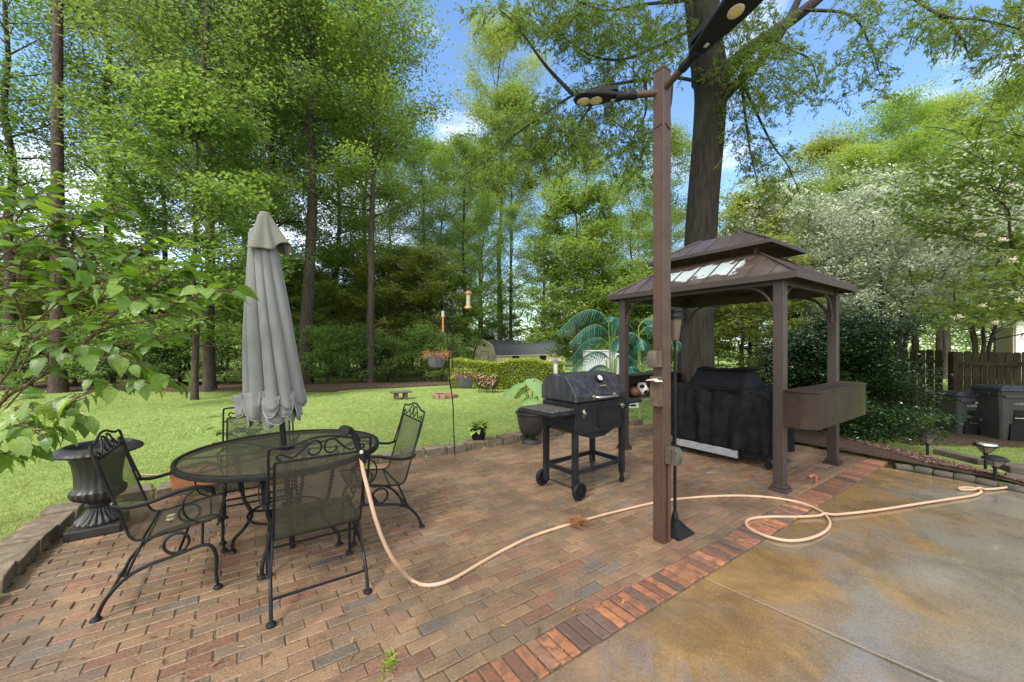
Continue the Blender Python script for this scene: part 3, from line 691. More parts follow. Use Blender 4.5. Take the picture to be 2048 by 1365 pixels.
heart = lambda s: max(.03, math.sqrt(max(0, math.sin(math.pi*(s**.62))))) if s > 0 else .35
M['ear'] = leafmat('elephant ear leaf', (.13,.22,.085), (.24,.36,.14), .3, .4)
M['stem'] = simple('green stem', (.12,.20,.05), .5, 0, .2, 20, .1)
class Plant:
    def __init__(s): s.V = []; s.T = []; s.var = []
    def leaf(s, p, d, L, Wd, shape, roll=0.0, v=.5, **kw):
        vs, fs = leaf_surface(L, Wd, shape, **kw); d = Vector(d).normalized()
        X = d; Y = Vector((0,0,1)).cross(X)
        if Y.length < .05: Y = Vector((0,1,0))
        Y.normalize(); Z = X.cross(Y); Rm = Matrix((X, Y, Z)).transposed() @ Matrix.Rotation(roll, 3, 'X')
        n = len(s.V); s.V += [tuple(Rm @ q + Vector(p)) for q in vs]; s.T += [tuple(i+n for i in f) for f in fs]; s.var += [v]*len(vs)
    def build(s, name, mat, parent):
        o = np_mesh(name, s.V, s.T, mat, parent, var=s.var); o.data.polygons.foreach_set('use_smooth', [True]*len(s.T)); return o
te = thing('elephant_ear_plant', 'elephant ear plant with huge pale green leaves growing in the urn', 'plant', up+Vector((0,0,.43)))
pl = Plant(); sm = MB(); rr = random.Random(5)
for (dx, dy, z, az, L) in ((-.22,-.05,.50,200,.42),(.05,.03,.55,-60,.40),(-.02,-.12,.28,250,.30),(.16,-.05,.38,-20,.30),(-.1,.15,.42,140,.33)):
    tip = Vector((dx, dy, z)); sm.tube(catmull([(0,0,0),(dx*.35,dy*.35,z*.6),tip], 5), [.014,.007], 6)
    a = R_(az); pl.leaf(tip-Vector((math.cos(a), math.sin(a), 0))*.08, (math.cos(a), math.sin(a), -.35), L, L*.42, heart, v=rr.uniform(.3,1), curl=.35, fold=-.12, wave=.02)
pl.build('leaf', M['ear'], te); sm.build('stem', M['stem'], te, True)
# small pot with hosta
hp = Vector((-.505, 5.82, .085)); t = thing('plant_pot', 'small black round plant pot on the edging blocks behind the shepherd hook', 'plant pot', hp)
m = MB(); m.lathe([(.001,0),(.085,0),(.095,.02),(.125,.17),(.133,.175),(.133,.195),(.12,.195),(.115,.16),(.001,.16)], 36); m.build('pot', M['rubber'], t, True)
m = MB(); m.disc((0,0,.163), .115, .01); m.build('soil', M['soil'], t)
M['hosta'] = leafmat('hosta leaf', (.12,.20,.03), (.36,.44,.12), .35, .45)
te = thing('hosta', 'yellow green hosta filling the small black pot', 'plant', hp+Vector((0,0,.165))); pl = Plant(); rr = random.Random(8)
for i in range(46):
    a = rr.uniform(0, 6.28); e_ = rr.uniform(.05, 1.1); d = Vector((math.cos(a)*math.cos(e_), math.sin(a)*math.cos(e_), math.sin(e_)))
    pl.leaf(d*rr.uniform(.02,.10), d+Vector((0,0,-.1)), rr.uniform(.09,.15), .034, ovate, v=rr.random(), nu=6, nv=4, curl=rr.uniform(.2,.7), roll=rr.uniform(-.4,.4))
pl.build('leaf', M['hosta'], te)
# terracotta trough behind the left chair
M['terra'] = simple('terracotta', (.42,.17,.07), .7, 0, .2, 8, .3, 60, (.18,.12,.07), 5, .4)
tp = Vector((-3.07, 3.95, .105)); t = thing('planter_trough', 'orange terracotta window box planter on the edging behind the table', 'planter', tp, R_(31))
m = MB(); m.box((0,0,.085), (.62,.17,.17)); 
vv = []
for v in m.v: vv.append((v[0]*(.93 if v[2] < .05 else 1), v[1]*(.8 if v[2] < .05 else 1), v[2]))
m.v = vv; m.f = [f for f in m.f if not all(m.v[i][2] > .16 for i in f)]
m.build('box', M['terra'], t, bevel=.004)
m = MB()
for s in (-1, 1): m.box((0, s*.09, .17), (.66,.022,.026)); m.box((s*.32, 0, .17), (.022,.158,.026))
m.build('rim', M['terra'], t, bevel=.004)
m = MB(); m.box((0,0,.14), (.60,.155,.02)); m.build('soil', M['soil'], t)
te = thing('dry_grass', 'straggly dry grass growing in the terracotta trough', 'plant', tp+Vector((0,0,.15)), R_(31))
rr = random.Random(6); Vg, Tg, vg = [], [], []
for i in range(260):
    x, y = rr.uniform(-.28,.28), rr.uniform(-.06,.06); h = rr.uniform(.03,.13); a = rr.uniform(0,6.28); k = rr.uniform(0,.09); w = .003; n = len(Vg)
    Vg += [(x-w, y, 0), (x+w, y, 0), (x+k*math.cos(a), y+k*math.sin(a), h)]; Tg.append((n, n+1, n+2)); vg += [rr.random()]*3
np_mesh('blade', Vg, Tg, M['litter'], te, var=vg)

# ---------------------------------------------------------------- lamp post
lp = Vector((1.155, 2.985, 0)); LR = R_(36)
t = thing('lamp_post', 'tall square brown post carrying two black street lamp heads', 'lamp post', lp, LR)
m = MB(); m.box((0,0,1.80), (.094,.094,3.60)); m.build('post', M['brown_metal'], t, bevel=.004)
m = MB(); m.box((0,0,3.612), (.098,.098,.02)); m.build('post_cap', M['brown_metal'], t, bevel=.003)
def w2l(v): return Matrix.Rotation(-LR, 3, 'Z') @ (Vector(v)-lp)
M['boxmetal'] = simple('weathered bronze box', (.10,.085,.065), .5, .3, .25, 15, .3, 80, (.05,.04,.03), 6, .5)
M['boxold'] = simple('old rusty box', (.09,.062,.04), .8, .1, .5, 14, .6, 60, (.03,.025,.02), 7, .8)
# boxes: one up on the left face, a battered one beneath it, one low on the right face
def zat(py, Y): return H-(py-CY)*Y/F
def outlet(name, c, n, w, h, dpt, mat, lid=True):
    """c: centre on the post face (local), n: outward local axis 'x-' or 'y-'"""
    m = MB(); ax = Vector((-1,0,0)) if n == 'x' else Vector((0,-1,0)); sz = (dpt,w,h) if n == 'x' else (w,dpt,h)
    m.box(c+ax*dpt/2, sz); b = m.build(name, mat, t, bevel=.004)
    if lid:
        m = MB(); prof = [(0,-h/2),(0,h/2),(.03,h/2),(.05,h*.3),(.055,-h*.1),(.04,-h*.5)]
        if n == 'x': m.prism([(-x, z) for x, z in prof], -w*.46, w*.46, Matrix.Translation(c+ax*(dpt+.002)))
        else: m.prism([(-x, z) for x, z in prof], -w*.46, w*.46, Matrix.Translation(c+ax*(dpt+.002)) @ Matrix.Rotation(R_(90), 4, 'Z'))
        m.build('lid', mat, b, True, bevel=.004)
    return b
outlet('outlet_box', Vector((-.047, .0, 1.40)), 'x', .075, .125, .045, M['boxmetal'])
b = outlet('switch_box', Vector((-.047, .0, 1.155)), 'x', .085, .225, .05, M['boxold'], False)
m = MB(); m.prism([(-.05,0),(-.02,.022),(.03,.014),(.055,0),(.03,.004),(-.02,.008)], -.035, .035, Matrix.Translation((-.10,0,1.232)) @ Matrix.Rotation(R_(80), 4, 'Z')); m.build('torn_flap', simple('torn pale flap', (.55,.50,.46), .7), b)
outlet('socket_box', Vector((.0, -.047, .675)), 'y', .075, .125, .05, M['boxmetal'])
m = MB(); m.tube([(.0,-.058,.62),(.0,-.058,.02)], .011, 8); m.build('conduit', M['brown_metal'], t, True)
m = MB(); m.tube(catmull([(.02,-.10,.67),(.2,-.16,.69),(.55,-.02,.60),(.9,.2,.5)], 5), .004, 5)
m = MB(); m.bar((-.049,-.03,3.18),(-.049,.03,3.17),.004,.006); m.bar((-.03,-.049,3.185),(.03,-.049,3.15),.004,.008); m.build('strap', M['rubber'], t)
M['lampblack'] = simple('lamp housing', (.010,.011,.014), .45, 0, .2, 20, .1, 90, spec=.2)
M['lens'] = simple('lamp lens', (.45,.42,.30), .15, 0, .25, 60, .5, 200)
M['lens_y'] = simple('lamp LED yellow', (.62,.47,.10), .25, 0, .2, 80, .4, 200)
def lamp_head(name, base, d, L, wd, up_, label):
    """street lamp head: tapered paddle from base along d"""
    d = d.normalized(); sy = d.cross(up_).normalized(); upv = sy.cross(d).normalized()
    Mx = Matrix((d, sy, upv)).transposed().to_4x4(); Mx.translation = base
    m = MB(); m.tube([Mx @ Vector((-.03,0,0)), Mx @ Vector((.17,0,0))], .026, 14); arm = m.build('lamp_arm', M['brown_metal'], t, True); arm['label'] = label
    m = MB(); m.tube([Mx @ Vector((x,0,0)) for x in (.14,.15,.20,.21,.24,.25,.30)], [.031,.034,.034,.030,.030,.036,.040], 16); m.build('collar', M['lampblack'], arm, True)
    m = MB(); N = 26; K = 20; vs = []
    for i in range(N+1):
        s = i/N; x = .26+L*s; w = wd*(.36+.64*math.sin(min(1, s*1.25)*math.pi/2))*(math.sqrt(max(0, 1-max(0, (s-.72)/.28)**2.2)) if s > .72 else 1)+.002
        hh = .030+.012*math.sin(s*math.pi)
        for j in range(K):
            a = 2*math.pi*j/K; cy, sz_ = math.cos(a), math.sin(a)
            vs.append(Mx @ Vector((x, w*.5*math.copysign(abs(cy)**.6, cy), hh*(.9 if sz_ > 0 else .55)*math.copysign(abs(sz_)**.7, sz_)*(1-.75*max(0, (s-.6)/.4)**1.5))))
    m.add(vs, [(i*K+j, i*K+(j+1)%K, (i+1)*K+(j+1)%K, (i+1)*K+j) for i in range(N) for j in range(K)]+[tuple(range(K))[::-1], tuple(N*K+j for j in range(K))])
    hsg = m.build('lamp_head', M['lampblack'], arm, True)
    m = MB(); m.box(Mx @ Vector((.26+L*.25,0,.040)), (L*.38, wd*.6, .035), M=Mx.to_3x3().to_4x4())
    for q in (-.12, 0, .12): m.box(Mx @ Vector((.26+L*.25+q*L,0,.058)), (.006, wd*.62, .012), M=Mx.to_3x3().to_4x4())
    m.build('heat_sink', M['lampblack'], hsg, bevel=.004)
    for q in (.52, .78):
        m = MB(); m.lathe([(.001,-.012),(.03,-.011),(.045,-.006),(.052,.0)], 28, Mx @ Vector((.26+L*q,0,-.020)), Mx.to_3x3().to_4x4()); ln = m.build('lens', M['lens'], hsg, True)
        m = MB(); m.box(Mx @ Vector((.26+L*q,0,-.031)), (.042,.036,.006), M=Mx.to_3x3().to_4x4()); m.build('diode', M['lens_y'], ln)
    m = MB(); m.box(Mx @ Vector((.26+L*.16,0,-.0285)), (.03,.025,.003), M=Mx.to_3x3().to_4x4()); m.build('sticker', M['piping'], hsg)
Rm = Matrix.Rotation(-LR, 3, 'Z')
lamp_head('left', w2l((1.10, 2.985, 3.445)), Rm @ Vector((-1, .10, -.02)), .36, .175, Rm @ Vector((0,-.0,1)), 'brown arm reaching left with its lamp head')
lamp_head('right', w2l((1.175, 2.93, 3.47)), Rm @ Vector((.355, -.92, .20)), .62, .25, Rm @ Vector((0,0,1)), 'brown arm reaching toward the viewer with its lamp head')
# solar torch
tq = Vector((1.31, 3.115, 0)); t = thing('garden_torch', 'slim black pole with a solar torch head and flared foot behind the brown post', 'garden torch', tq)
m = MB(); m.tube([(0,0,.10),(0,0,1.56)], .0125, 10)
m.build('pole', M['black_metal'], t, True)
m = MB(); Rz = Matrix.Rotation(TH, 4, 'Z'); vs = []
for (a_, z) in ((.105,0),(.105,.012),(.085,.03),(.05,.065),(.03,.10)):
    for sx, sy in ((-1,-1),(0,-1.0),(1,-1),(1,0),(1,1),(0,1),(-1,1),(-1,0)): vs.append(Rz @ Vector((sx*a_, sy*a_, z)))
m.add(vs, [(i*8+j, i*8+(j+1)%8, (i+1)*8+(j+1)%8, (i+1)*8+j) for i in range(4) for j in range(8)]+[tuple(range(8))[::-1]])
for s in range(4):
    for k in (-.06, -.02, .02, .06):
        A = Rz @ Matrix.Rotation(s*math.pi/2, 4, 'Z'); m.tube([A @ Vector((k*1.4,-.102,.016)), A @ Vector((k*.9,-.07,.047)), A @ Vector((k*.4,-.035,.092))], .005, 5)
m.build('foot', M['black_metal'], t, True, ang=30)
m = MB(); m.lathe([(.028,.08),(.03,.10),(.026,.13),(.018,.16),(.0125,.17)], 16); m.build('collar', M['black_metal'], t, True)
m = MB(); m.lathe([(.001,1.54),(.026,1.545),(.034,1.57),(.052,1.71)], 24); m.build('shade', simple('smoked torch shade', (.10,.075,.06), .35, 0, .2, 60, .3), t, True)
m = MB(); m.lathe([(.052,1.71),(.062,1.712),(.064,1.735),(.056,1.745),(.056,1.77),(.06,1.775),(.058,1.79),(.035,1.805),(.001,1.808)], 24); m.build('cap', M['black_metal'], t, True)

# ---------------------------------------------------------------- hose
def rubbermat(name, col, d):
    return simple(name, col, .5, 0, .15, 10, .15, 120, d, 5, .45)
M['hose'] = rubbermat('beige hose', (.46,.31,.21), (.25,.16,.10))
M['hose_old'] = rubbermat('brown hose', (.27,.16,.10), (.15,.10,.07))
hpts = [P(722,915,2.305), P(727,945,2.29), P(737,985,2.27), P(750,1035,2.27), P(768,1085,2.29), P(790,1125,2.34)]
hg = [(822,1160),(855,1171),(900,1161),(960,1127),(1010,1099),(1070,1071),(1150,1046),(1235,1023),(1330,1002),(1410,994),(1480,992),(1545,996),(1600,1006),(1640,1022),(1659,1043),(1652,1062),(1620,1077),(1580,1082),(1540,1075),(1505,1061),(1492,1048),(1502,1038),(1540,1034),(1600,1034),(1680,1029),(1760,1020),(1850,1006),(1910,997),(1948,991),(1962,984),(1955,978),(1935,975.5),(1918,976.5),(1922,979.5),(1948,980),(1990,978),(2030,973),(2048,971),(2120,966)]
zg = lambda i: .011
pts = hpts+[G(x, y, .012) for x, y in hg]
cr = 24+len(hpts)
for i in range(cr-1, cr+3): pts[i] = pts[i]+Vector((0,0,.0))
sm_ = catmull(pts, 8)
# lift where the hose crosses itself
seen = []
for i, p in enumerate(sm_):
    if i < 90: continue
    for j in range(40, i-25):
        q = sm_[j]
        if abs(q.x-p.x) < .05 and abs(q.y-p.y) < .05 and q.z < .03: p.z = max(p.z, .012+.024*max(0, 1-math.hypot(q.x-p.x, q.y-p.y)/.05))
t = thing('garden_hose', 'beige garden hose running from the chair across the bricks and looping onto the slab', 'hose', (0,0,0))
m = MB(); m.tube(sm_, .0115, 9); m.build('tube', M['hose'], t, True)
# nozzle
nz0 = P(727,918,2.30); nz1 = P(718,880,2.29); nz2 = P(705,860,2.27)
m = MB(); m.tube([P(728,925,2.31), P(724,912,2.305), P(722,905,2.30)], [.017,.019,.016], 12); m.build('coupling', M['rubber'], t, True)
m = MB(); m.tube([P(722,908,2.30), P(716,893,2.295), P(709,875,2.29), P(704,862,2.28)], [.013,.016,.015,.012], 12)
m.tube(catmull([P(704,862,2.28), P(698,860,2.24), P(694,860,2.20)], 3), [.014,.018], 12)
nzo = m.build('nozzle', M['rubber'], t, True)
m = MB(); m.tube([P(700,861,2.25), P(692,861,2.19), P(687,861.5,2.155)], [.019,.027,.030], 20); m.build('spray_head', M['rubber'], nzo, True)
m = MB(); m.tube(catmull([P(708,868,2.29), P(714,872,2.31), P(719,882,2.32)], 3), .007, 8); m.build('lever', M['rubber'], nzo, True)
m = MB(); m.tube([P(723,907,2.3), P(721,901,2.3)], .0165, 12); m.build('ring', M['steel'], nzo, True)
t2 = [(250,952),(285,946),(320,949),(360,941),(395,930)]
m = MB(); m.tube(catmull([G(x, y, .05) for x, y in [(255,915),(262,938),(280,948),(310,950),(345,945),(400,930),(480,915)]], 6), .009, 7)
tag(m.build('hose_line', M['hose_old'], smooth=True), 'thin brown hose lying in the grass behind the left urn', 'hose')
# pine straw caught on the hose
rr = random.Random(3); c0 = G(1155,1046,.02); Vg, Tg, vg = [], [], []
for i in range(240):
    a = rr.uniform(0, 6.28); L = rr.uniform(.02,.075); c_ = c0+Vector((rr.gauss(0,.035), rr.gauss(0,.028), rr.uniform(0,.03))); d = Vector((math.cos(a), math.sin(a), rr.uniform(-.3,.3)))*L; nn = Vector((-d.y, d.x, 0)).normalized()*.0013; n = len(Vg)
    Vg += [c_-d-nn, c_-d+nn, c_+d+nn, c_+d-nn]; Tg.append((n, n+1, n+2, n+3)); vg += [rr.random()]*4
M['needles'] = leafmat('dry needles', (.14,.05,.025), (.42,.20,.09), .05, .7)
tag(np_mesh('pine_straw', [tuple(v) for v in Vg], Tg, M['needles'], var=vg), 'rusty clump of pine needles caught over the hose', 'pine needles')
# copper pipe stub in the bricks
cpos = G(1632,968); t = thing('pipe_stub', 'short rusty copper pipe elbow sticking out of the bricks by the gazebo', 'pipe', cpos)
m = MB(); m.tube(catmull([(0,0,-.01),(0,0,.07),(-.01,0,.09),(-.04,-.005,.095),(-.075,-.01,.085)], 4), .014, 10); m.tube([(-.05,-.006,.094),(-.09,-.012,.078)], .019, 10)
m.build('pipe', simple('rusty copper', (.32,.11,.06), .6, .3, .3, 20, .4), t, True)
# ---------------------------------------------------------------- charcoal grill
GO = Vector((.785, 4.195, 0)); GR = R_(38)
t = thing('charcoal_grill', 'black charcoal grill on a wheeled cart with a steel handle across its lid', 'grill', GO, GR)
M['grillblack'] = simple('grill enamel', (.009,.010,.013), .42, 0, .25, 10, .2, 60, (.03,.03,.03), 5, .4, .22)
tt = NT('grill lid'); co = tt.pos()
c = tt.mix(tt.ramp(tt.noise(2.2, 6, .6, tt.pos((9, 9, 1.3)), .6), [(.44, .0), (.66, .7)]), (.012,.014,.019), (.055,.05,.056))
M['grilllid'] = tt.done(tt.pbr(c, .40, 0, tt.bump(tt.noise(50, 4, .6, co), .15, .004), .5))
hx, hy = .40, .235
m = MB()                                                # firebox
m.prism([(-hx,.93),(-hx,.66),(-hx+.06,.62),(hx-.06,.62),(hx,.66),(hx,.93)], -hy, hy)
fb = m.build('firebox', M['grillblack'], t, bevel=.006)
m = MB(); m.prism([(-hx+.08,.618),(-.10,.545),(.10,.545),(hx-.08,.618)], -hy+.05, hy-.05); m.build('ash_pan', M['grillblack'], t, bevel=.004)
prof = [(-.25,.938),(-.25,1.015),(-.115,1.195),(.115,1.215),(.205,1.165),(.25,1.08),(.25,.938)]   # (y, z)
m = MB(); vs = [Vector((-hx-.006, y, z)) for y, z in prof]+[Vector((hx+.006, y, z)) for y, z in prof]; n = len(prof)
m.add(vs, [tuple(range(n)), tuple(range(2*n-1, n-1, -1))]+[(i, (i+1)%n, (i+1)%n+n, i+n) for i in range(n)])
lid = m.build('lid', M['grilllid'], t, bevel=.014)
pr2 = [(y*.82, .955+(z-.938)*.86) for y, z in prof]
for sx in (-1, 1):
    m = MB(); x0, x1 = sx*(hx+.007), sx*(hx+.011); vs = [Vector((x0, y, z)) for y, z in pr2]+[Vector((x1, y, z)) for y, z in pr2]
    m.add(vs, [tuple(range(n)), tuple(range(2*n-1, n-1, -1))]+[(i, (i+1)%n, (i+1)%n+n, i+n) for i in range(n)])
    m.build('end_panel', M['grilllid'], lid, bevel=.003)
nl = Vector((0, -.18, .135)).normalized()              # normal of the sloping lid front
al = Matrix((Vector((1,0,0)), Vector((0,.135,.18)).normalized(), nl)).transposed().to_4x4()
def onlid(x, q, h=0.0): return Vector((x, -.25+.135*q, 1.015+.18*q))+nl*h
m = MB(); m.lathe([(.042,0),(.044,.02),(.040,.032),(.001,.032)], 28, onlid(.04,.72,.0), al); th = m.build('thermometer', M['rubber'], lid, True)
m = MB(); m.lathe([(.031,.033),(.031,.036),(.001,.036)], 24, onlid(.04,.72,.0), al); m.build('dial', simple('dial face', (.55,.57,.58), .25, 0, .2, 90, .1), th, True)
m = MB(); m.box(onlid(.04,.72,.038), (.003,.045,.002), M=al @ Matrix.Rotation(.7, 4, 'Z')); m.build('needle', M['rubber'], th)
m = MB(); m.box(onlid(.06,.36,.003), (.105,.034,.006), M=al); pb = m.build('name_plate', simple('plate', (.05,.05,.045), .4, .3), lid, bevel=.001)
m = MB()
for q in (-1, 1): m.box(onlid(.06,.36+q*.068,.007), (.105,.0025,.003), M=al); m.box(onlid(.06+q*.051,.36,.007), (.0025,.034,.003), M=al)
m.build('plate_border', M['steel'], pb)
def text(s, size, mat, parent, Mx, name='lettering', depth=.0006):
    cu = bpy.data.curves.new(name, 'FONT'); cu.body = s; cu.size = size; cu.align_x = 'CENTER'; cu.align_y = 'CENTER'; cu.extrude = depth
    to = bpy.data.objects.new(name+'_tmp', cu); COL.objects.link(to); dg = bpy.context.evaluated_depsgraph_get()
    me = bpy.data.meshes.new_from_object(to.evaluated_get(dg)); bpy.data.objects.remove(to); me.materials.clear(); me.materials.append(mat)
    o = bpy.data.objects.new(name, me); COL.objects.link(o); o.parent = parent; o.matrix_local = Mx; return o
Mt = al.copy(); Mt.translation = onlid(.06,.36,.0068)
M['gold'] = simple('plate lettering', (.55,.50,.34), .4, .5)
text('CHAR-GRILLER', .0125, M['gold'], pb, Mt)
# handle
m = MB(); m.tube(catmull([(-.155,-.262,.985),(-.155,-.305,.985),(-.12,-.322,.985),(0,-.328,.985),(.14,-.322,.985),(.175,-.305,.985)], 5)+[Vector((.175,-.262,.985))], .0145, 12)
hd = m.build('handle', M['steel'], lid, True)
m = MB()
for s in (-1, 1): m.disc((s*.165+.01,-.262,.985), .024, .012, axis='Y')
m.build('handle_mount', M['steel'], hd, True)
# chimney
m = MB(); m.tube([(-.34,.10,1.18),(-.34,.10,1.31)], .032, 18); ck = m.build('chimney', M['steel'], t, True)
m = MB(); m.lathe([(.001,1.29),(.006,1.29),(.006,1.326),(.05,1.326),(.052,1.329),(.015,1.352),(.001,1.355)], 20, (-.34,.10,0)); m.build('chimney_cap', M['steel'], ck, True)
# door with arched frame
m = MB(); arch = [(-.20+.02,.665),(-.20,.69),(-.205,.83),(-.165,.853),(-.08,.872),(0,.878),(.08,.872),(.165,.853),(.205,.83),(.20,.69),(.18,.665)]
inn = [(x*.86, .685+(z-.665)*.80) for x, z in arch]
xo = .13; n = len(arch); y0, y1 = -hy-.012, -hy
vs = [Vector((x+xo, y0, z)) for x, z in arch]+[Vector((x+xo, y0, z)) for x, z in inn]+[Vector((x+xo, y1, z)) for x, z in arch]+[Vector((x+xo, y0+.009, z)) for x, z in inn]
m.add(vs, [(i, (i+1)%n, (i+1)%n+n, i+n) for i in range(n)]+[(i+2*n, (i+1)%n+2*n, (i+1)%n, i) for i in range(n)]+[(i+n, (i+1)%n+n, (i+1)%n+3*n, i+3*n) for i in range(n)])
dr = m.build('door_frame', M['black_metal'], t, bevel=.002)
m = MB(); m.prism([(x+xo, z) for x, z in inn], -hy-.008, -hy-.001); m.build('door', M['grillblack'], dr, bevel=.001)
m = MB(); m.box((xo+.195,-hy-.018,.745), (.018,.02,.05)); m.tube([(xo+.195,-hy-.02,.72),(xo+.195,-hy-.05,.715)], .006, 8); m.box((xo-.195,-hy-.016,.70), (.02,.014,.03)); m.box((xo-.195,-hy-.016,.81), (.02,.014,.03)); m.build('door_latch', M['black_metal'], dr, True)
# bottle opener, small ring
m = MB(); m.disc((-.285,-hy-.006,.852), .019, .008, axis='Y'); m.box((-.272,-hy-.012,.832), (.035,.006,.026), M=Matrix.Rotation(.5, 4, 'Y')); m.build('opener', M['steel'], t, bevel=.001)
m = MB(); m.tube([(-.285+.013*math.cos(a), -hy-.006, .80+.013*math.sin(a)) for a in np.linspace(0, 6.28, 14)], .003, 5); m.build('ring', M['boxmetal'], t, True)
# crank
m = MB(); m.disc((.335,-hy-.006,.855), .028, .014, axis='Y'); m.disc((.335,-hy-.022,.855), .016, .02, axis='Y'); ckn = m.build('crank_plate', M['steel'], t, True)
m = MB(); m.tube([(.335,-hy-.03,.855),(.42,-hy-.05,.848)], .006, 8); m.tube([(.42,-hy-.05,.848),(.44,-hy-.052,.846),(.50,-hy-.055,.842),(.515,-hy-.056,.841)], [.008,.013,.013,.008], 12); m.build('crank_handle', M['black_metal'], ckn, True)
# side shelves
def shelf(x0, x1, z, name, drop):
    m = MB(); cx = (x0+x1)/2; w = abs(x1-x0)
    m.box((cx,0,z-.022), (w, .50, .035)); sh = m.build(name, M['grillblack'], t, bevel=.01)
    return sh
sl = shelf(-hx-.012, -hx-.33, .872, 'left_shelf', 0)
m = MB()
for k in range(13): m.bar((-hx-.02-.024*k,-.235,.879),(-hx-.02-.024*k,.235,.879),.011,.010)
for k in range(9): m.bar((-hx-.012,-.22+.055*k,.877),(-hx-.318,-.22+.055*k,.877),.008,.008)
tt = NT('ashy cast iron'); co = tt.pos()
M['ash'] = tt.done(tt.pbr(tt.ramp(tt.noise(70, 5, .8, co), [(.42, (.02,.02,.022)), (.6, (.11,.10,.09)), (.75, (.30,.28,.26))]), .7, 0, tt.bump(tt.noise(90, 4, .7, co), .7, .005)))
m.build('grate', M['ash'], sl)
sr = shelf(hx+.012, hx+.30, .895, 'right_shelf', 0)
m = MB()
for y in (-.15, .15): m.bar((hx+.25,y,.872),(hx+.01,y,.74),.016,.008)
for y in (-.16, .16): m.bar((-hx-.25,y,.845),(-hx-.01,y,.72),.016,.008)
m.build('shelf_bracket', M['grillblack'], t)
m = MB()
for x, y in ((hx+.04,-.1),): m.tube([(x-.05,y,.72),(x+.02,y,.72)], .006, 8); m.tube([(x+.02,y,.72),(x+.06,y,.715)], .012, 10)
m.build('damper_knob', M['black_metal'], t, True)
# legs, rails, basket, wheels
for sx in (-1, 1):
    for sy in (-1, 1):
        m = MB(); zb = .07 if sx < 0 else .115; m.box((sx*(hx-.028), sy*(hy-.028), (.70+zb)/2), (.052,.052,.70-zb)); m.build('leg', M['grillblack'], t, bevel=.004)
m = MB(); zr = .245
for sy in (-1, 1): m.box((0, sy*(hy-.028), zr), (2*hx-.108, .024, .045))
for sx in (-1, 1): m.box((sx*(hx-.028), 0, zr), (.024, 2*hy-.108, .045))
m.build('lower_rail', M['grillblack'], t, bevel=.003)
m = MB()
for k in range(17):
    x = -.33+.66*k/16; m.tube([(x,-.19,.225),(x,-.18,.15),(x,.18,.15),(x,.19,.225)], .0028, 5)
for y, z in ((-.18,.15),(-.09,.15),(0,.15),(.09,.15),(.18,.15),(-.187,.19),(.187,.19)): m.tube([(-.33,y,z),(.33,y,z)], .0028, 5)
m.build('wire_basket', M['boxmetal'], t, True)
m = MB(); m.tube([(-hx+.028,-hy-.05,.095),(-hx+.028,hy+.05,.095)], .007, 8); m.build('axle', M['black_metal'], t, True)
for sy in (-1, 1):
    c_ = Vector((-hx+.028, sy*(hy+.028), .088)); Mr = Matrix.Rotation(R_(90), 4, 'X')
    m = MB(); m.lathe([(.062,-.02),(.082,-.02),(.088,-.012),(.088,.012),(.082,.02),(.062,.02),(.062,-.02)], 36, c_, Mr); wl_ = m.build('wheel', M['rubber'], t, True)
    m = MB(); m.disc(c_, .062, .016, 30, 'Y'); m.disc(c_, .02, .044, 16, 'Y')
    for k in range(5):
        a = 2*math.pi*k/5; m.bar(c_+Vector((.018*math.cos(a),0,.018*math.sin(a))), c_+Vector((.062*math.cos(a),0,.062*math.sin(a))), .034, .012)
    m.build('hub', M['rubber'], wl_, True)
    c_ = Vector((hx-.028, sy*(hy-.028), .038)); m = MB(); m.disc(c_, .036, .024, 24, 'Y'); m.bar(c_+Vector((0,-.018,0)), (c_.x,c_.y-.018,.09), .014,.004); m.bar(c_+Vector((0,.018,0)), (c_.x,c_.y+.018,.09), .014,.004); m.disc((c_.x,c_.y,.100), .022, .03)
    m.build('caster', M['rubber'], t, True)

# ---------------------------------------------------------------- gazebo
ZC = Vector((2.865, 5.30, 0)); ZR = R_(35)
t = thing('grill_gazebo', 'brown metal grill gazebo with a two tier roof, paint peeling in white patches', 'gazebo', ZC, ZR)
px_, py_ = .80, 1.0                                  # half post spacing: x along the short side (away right), y along the long side
tt = NT('peeling roof'); co = tt.co()
sc_ = tt.n.new('ShaderNodeSeparateXYZ'); tt.l.new(co, sc_.inputs[0])
base = tt.ramp(tt.noise(5, 6, .65, co), [(.35, (.042,.030,.026)), (.65, (.085,.058,.049))])
def band(v, lo, hi, s=.05):
    a = tt.math('SMOOTH_MIN', tt.math('SUBTRACT', v, lo), tt.math('SUBTRACT', hi, v), .02); return a
inx = band(sc_.outputs[0], -.76, -.52); iny = band(sc_.outputs[1], -.55, .42)
pk = tt.math('ADD', tt.math('MINIMUM', inx, iny), tt.math('MULTIPLY_ADD', tt.noise(7, 5, .6, co), .42, -.21))
c = tt.mix(tt.ramp(pk, [(.0, 0.0), (.012, 1.0)]), base, (.44,.50,.52))
c = tt.mix(tt.ramp(tt.noise(3, 5, .6, tt.co((1, 1, 1))), [(.55, 0.0), (.7, .45)]), c, (.22,.19,.175))
M['roof'] = tt.done(tt.pbr(c, .38, .1, tt.bump(tt.noise(40, 4, .6, co), .25, .006), .5))
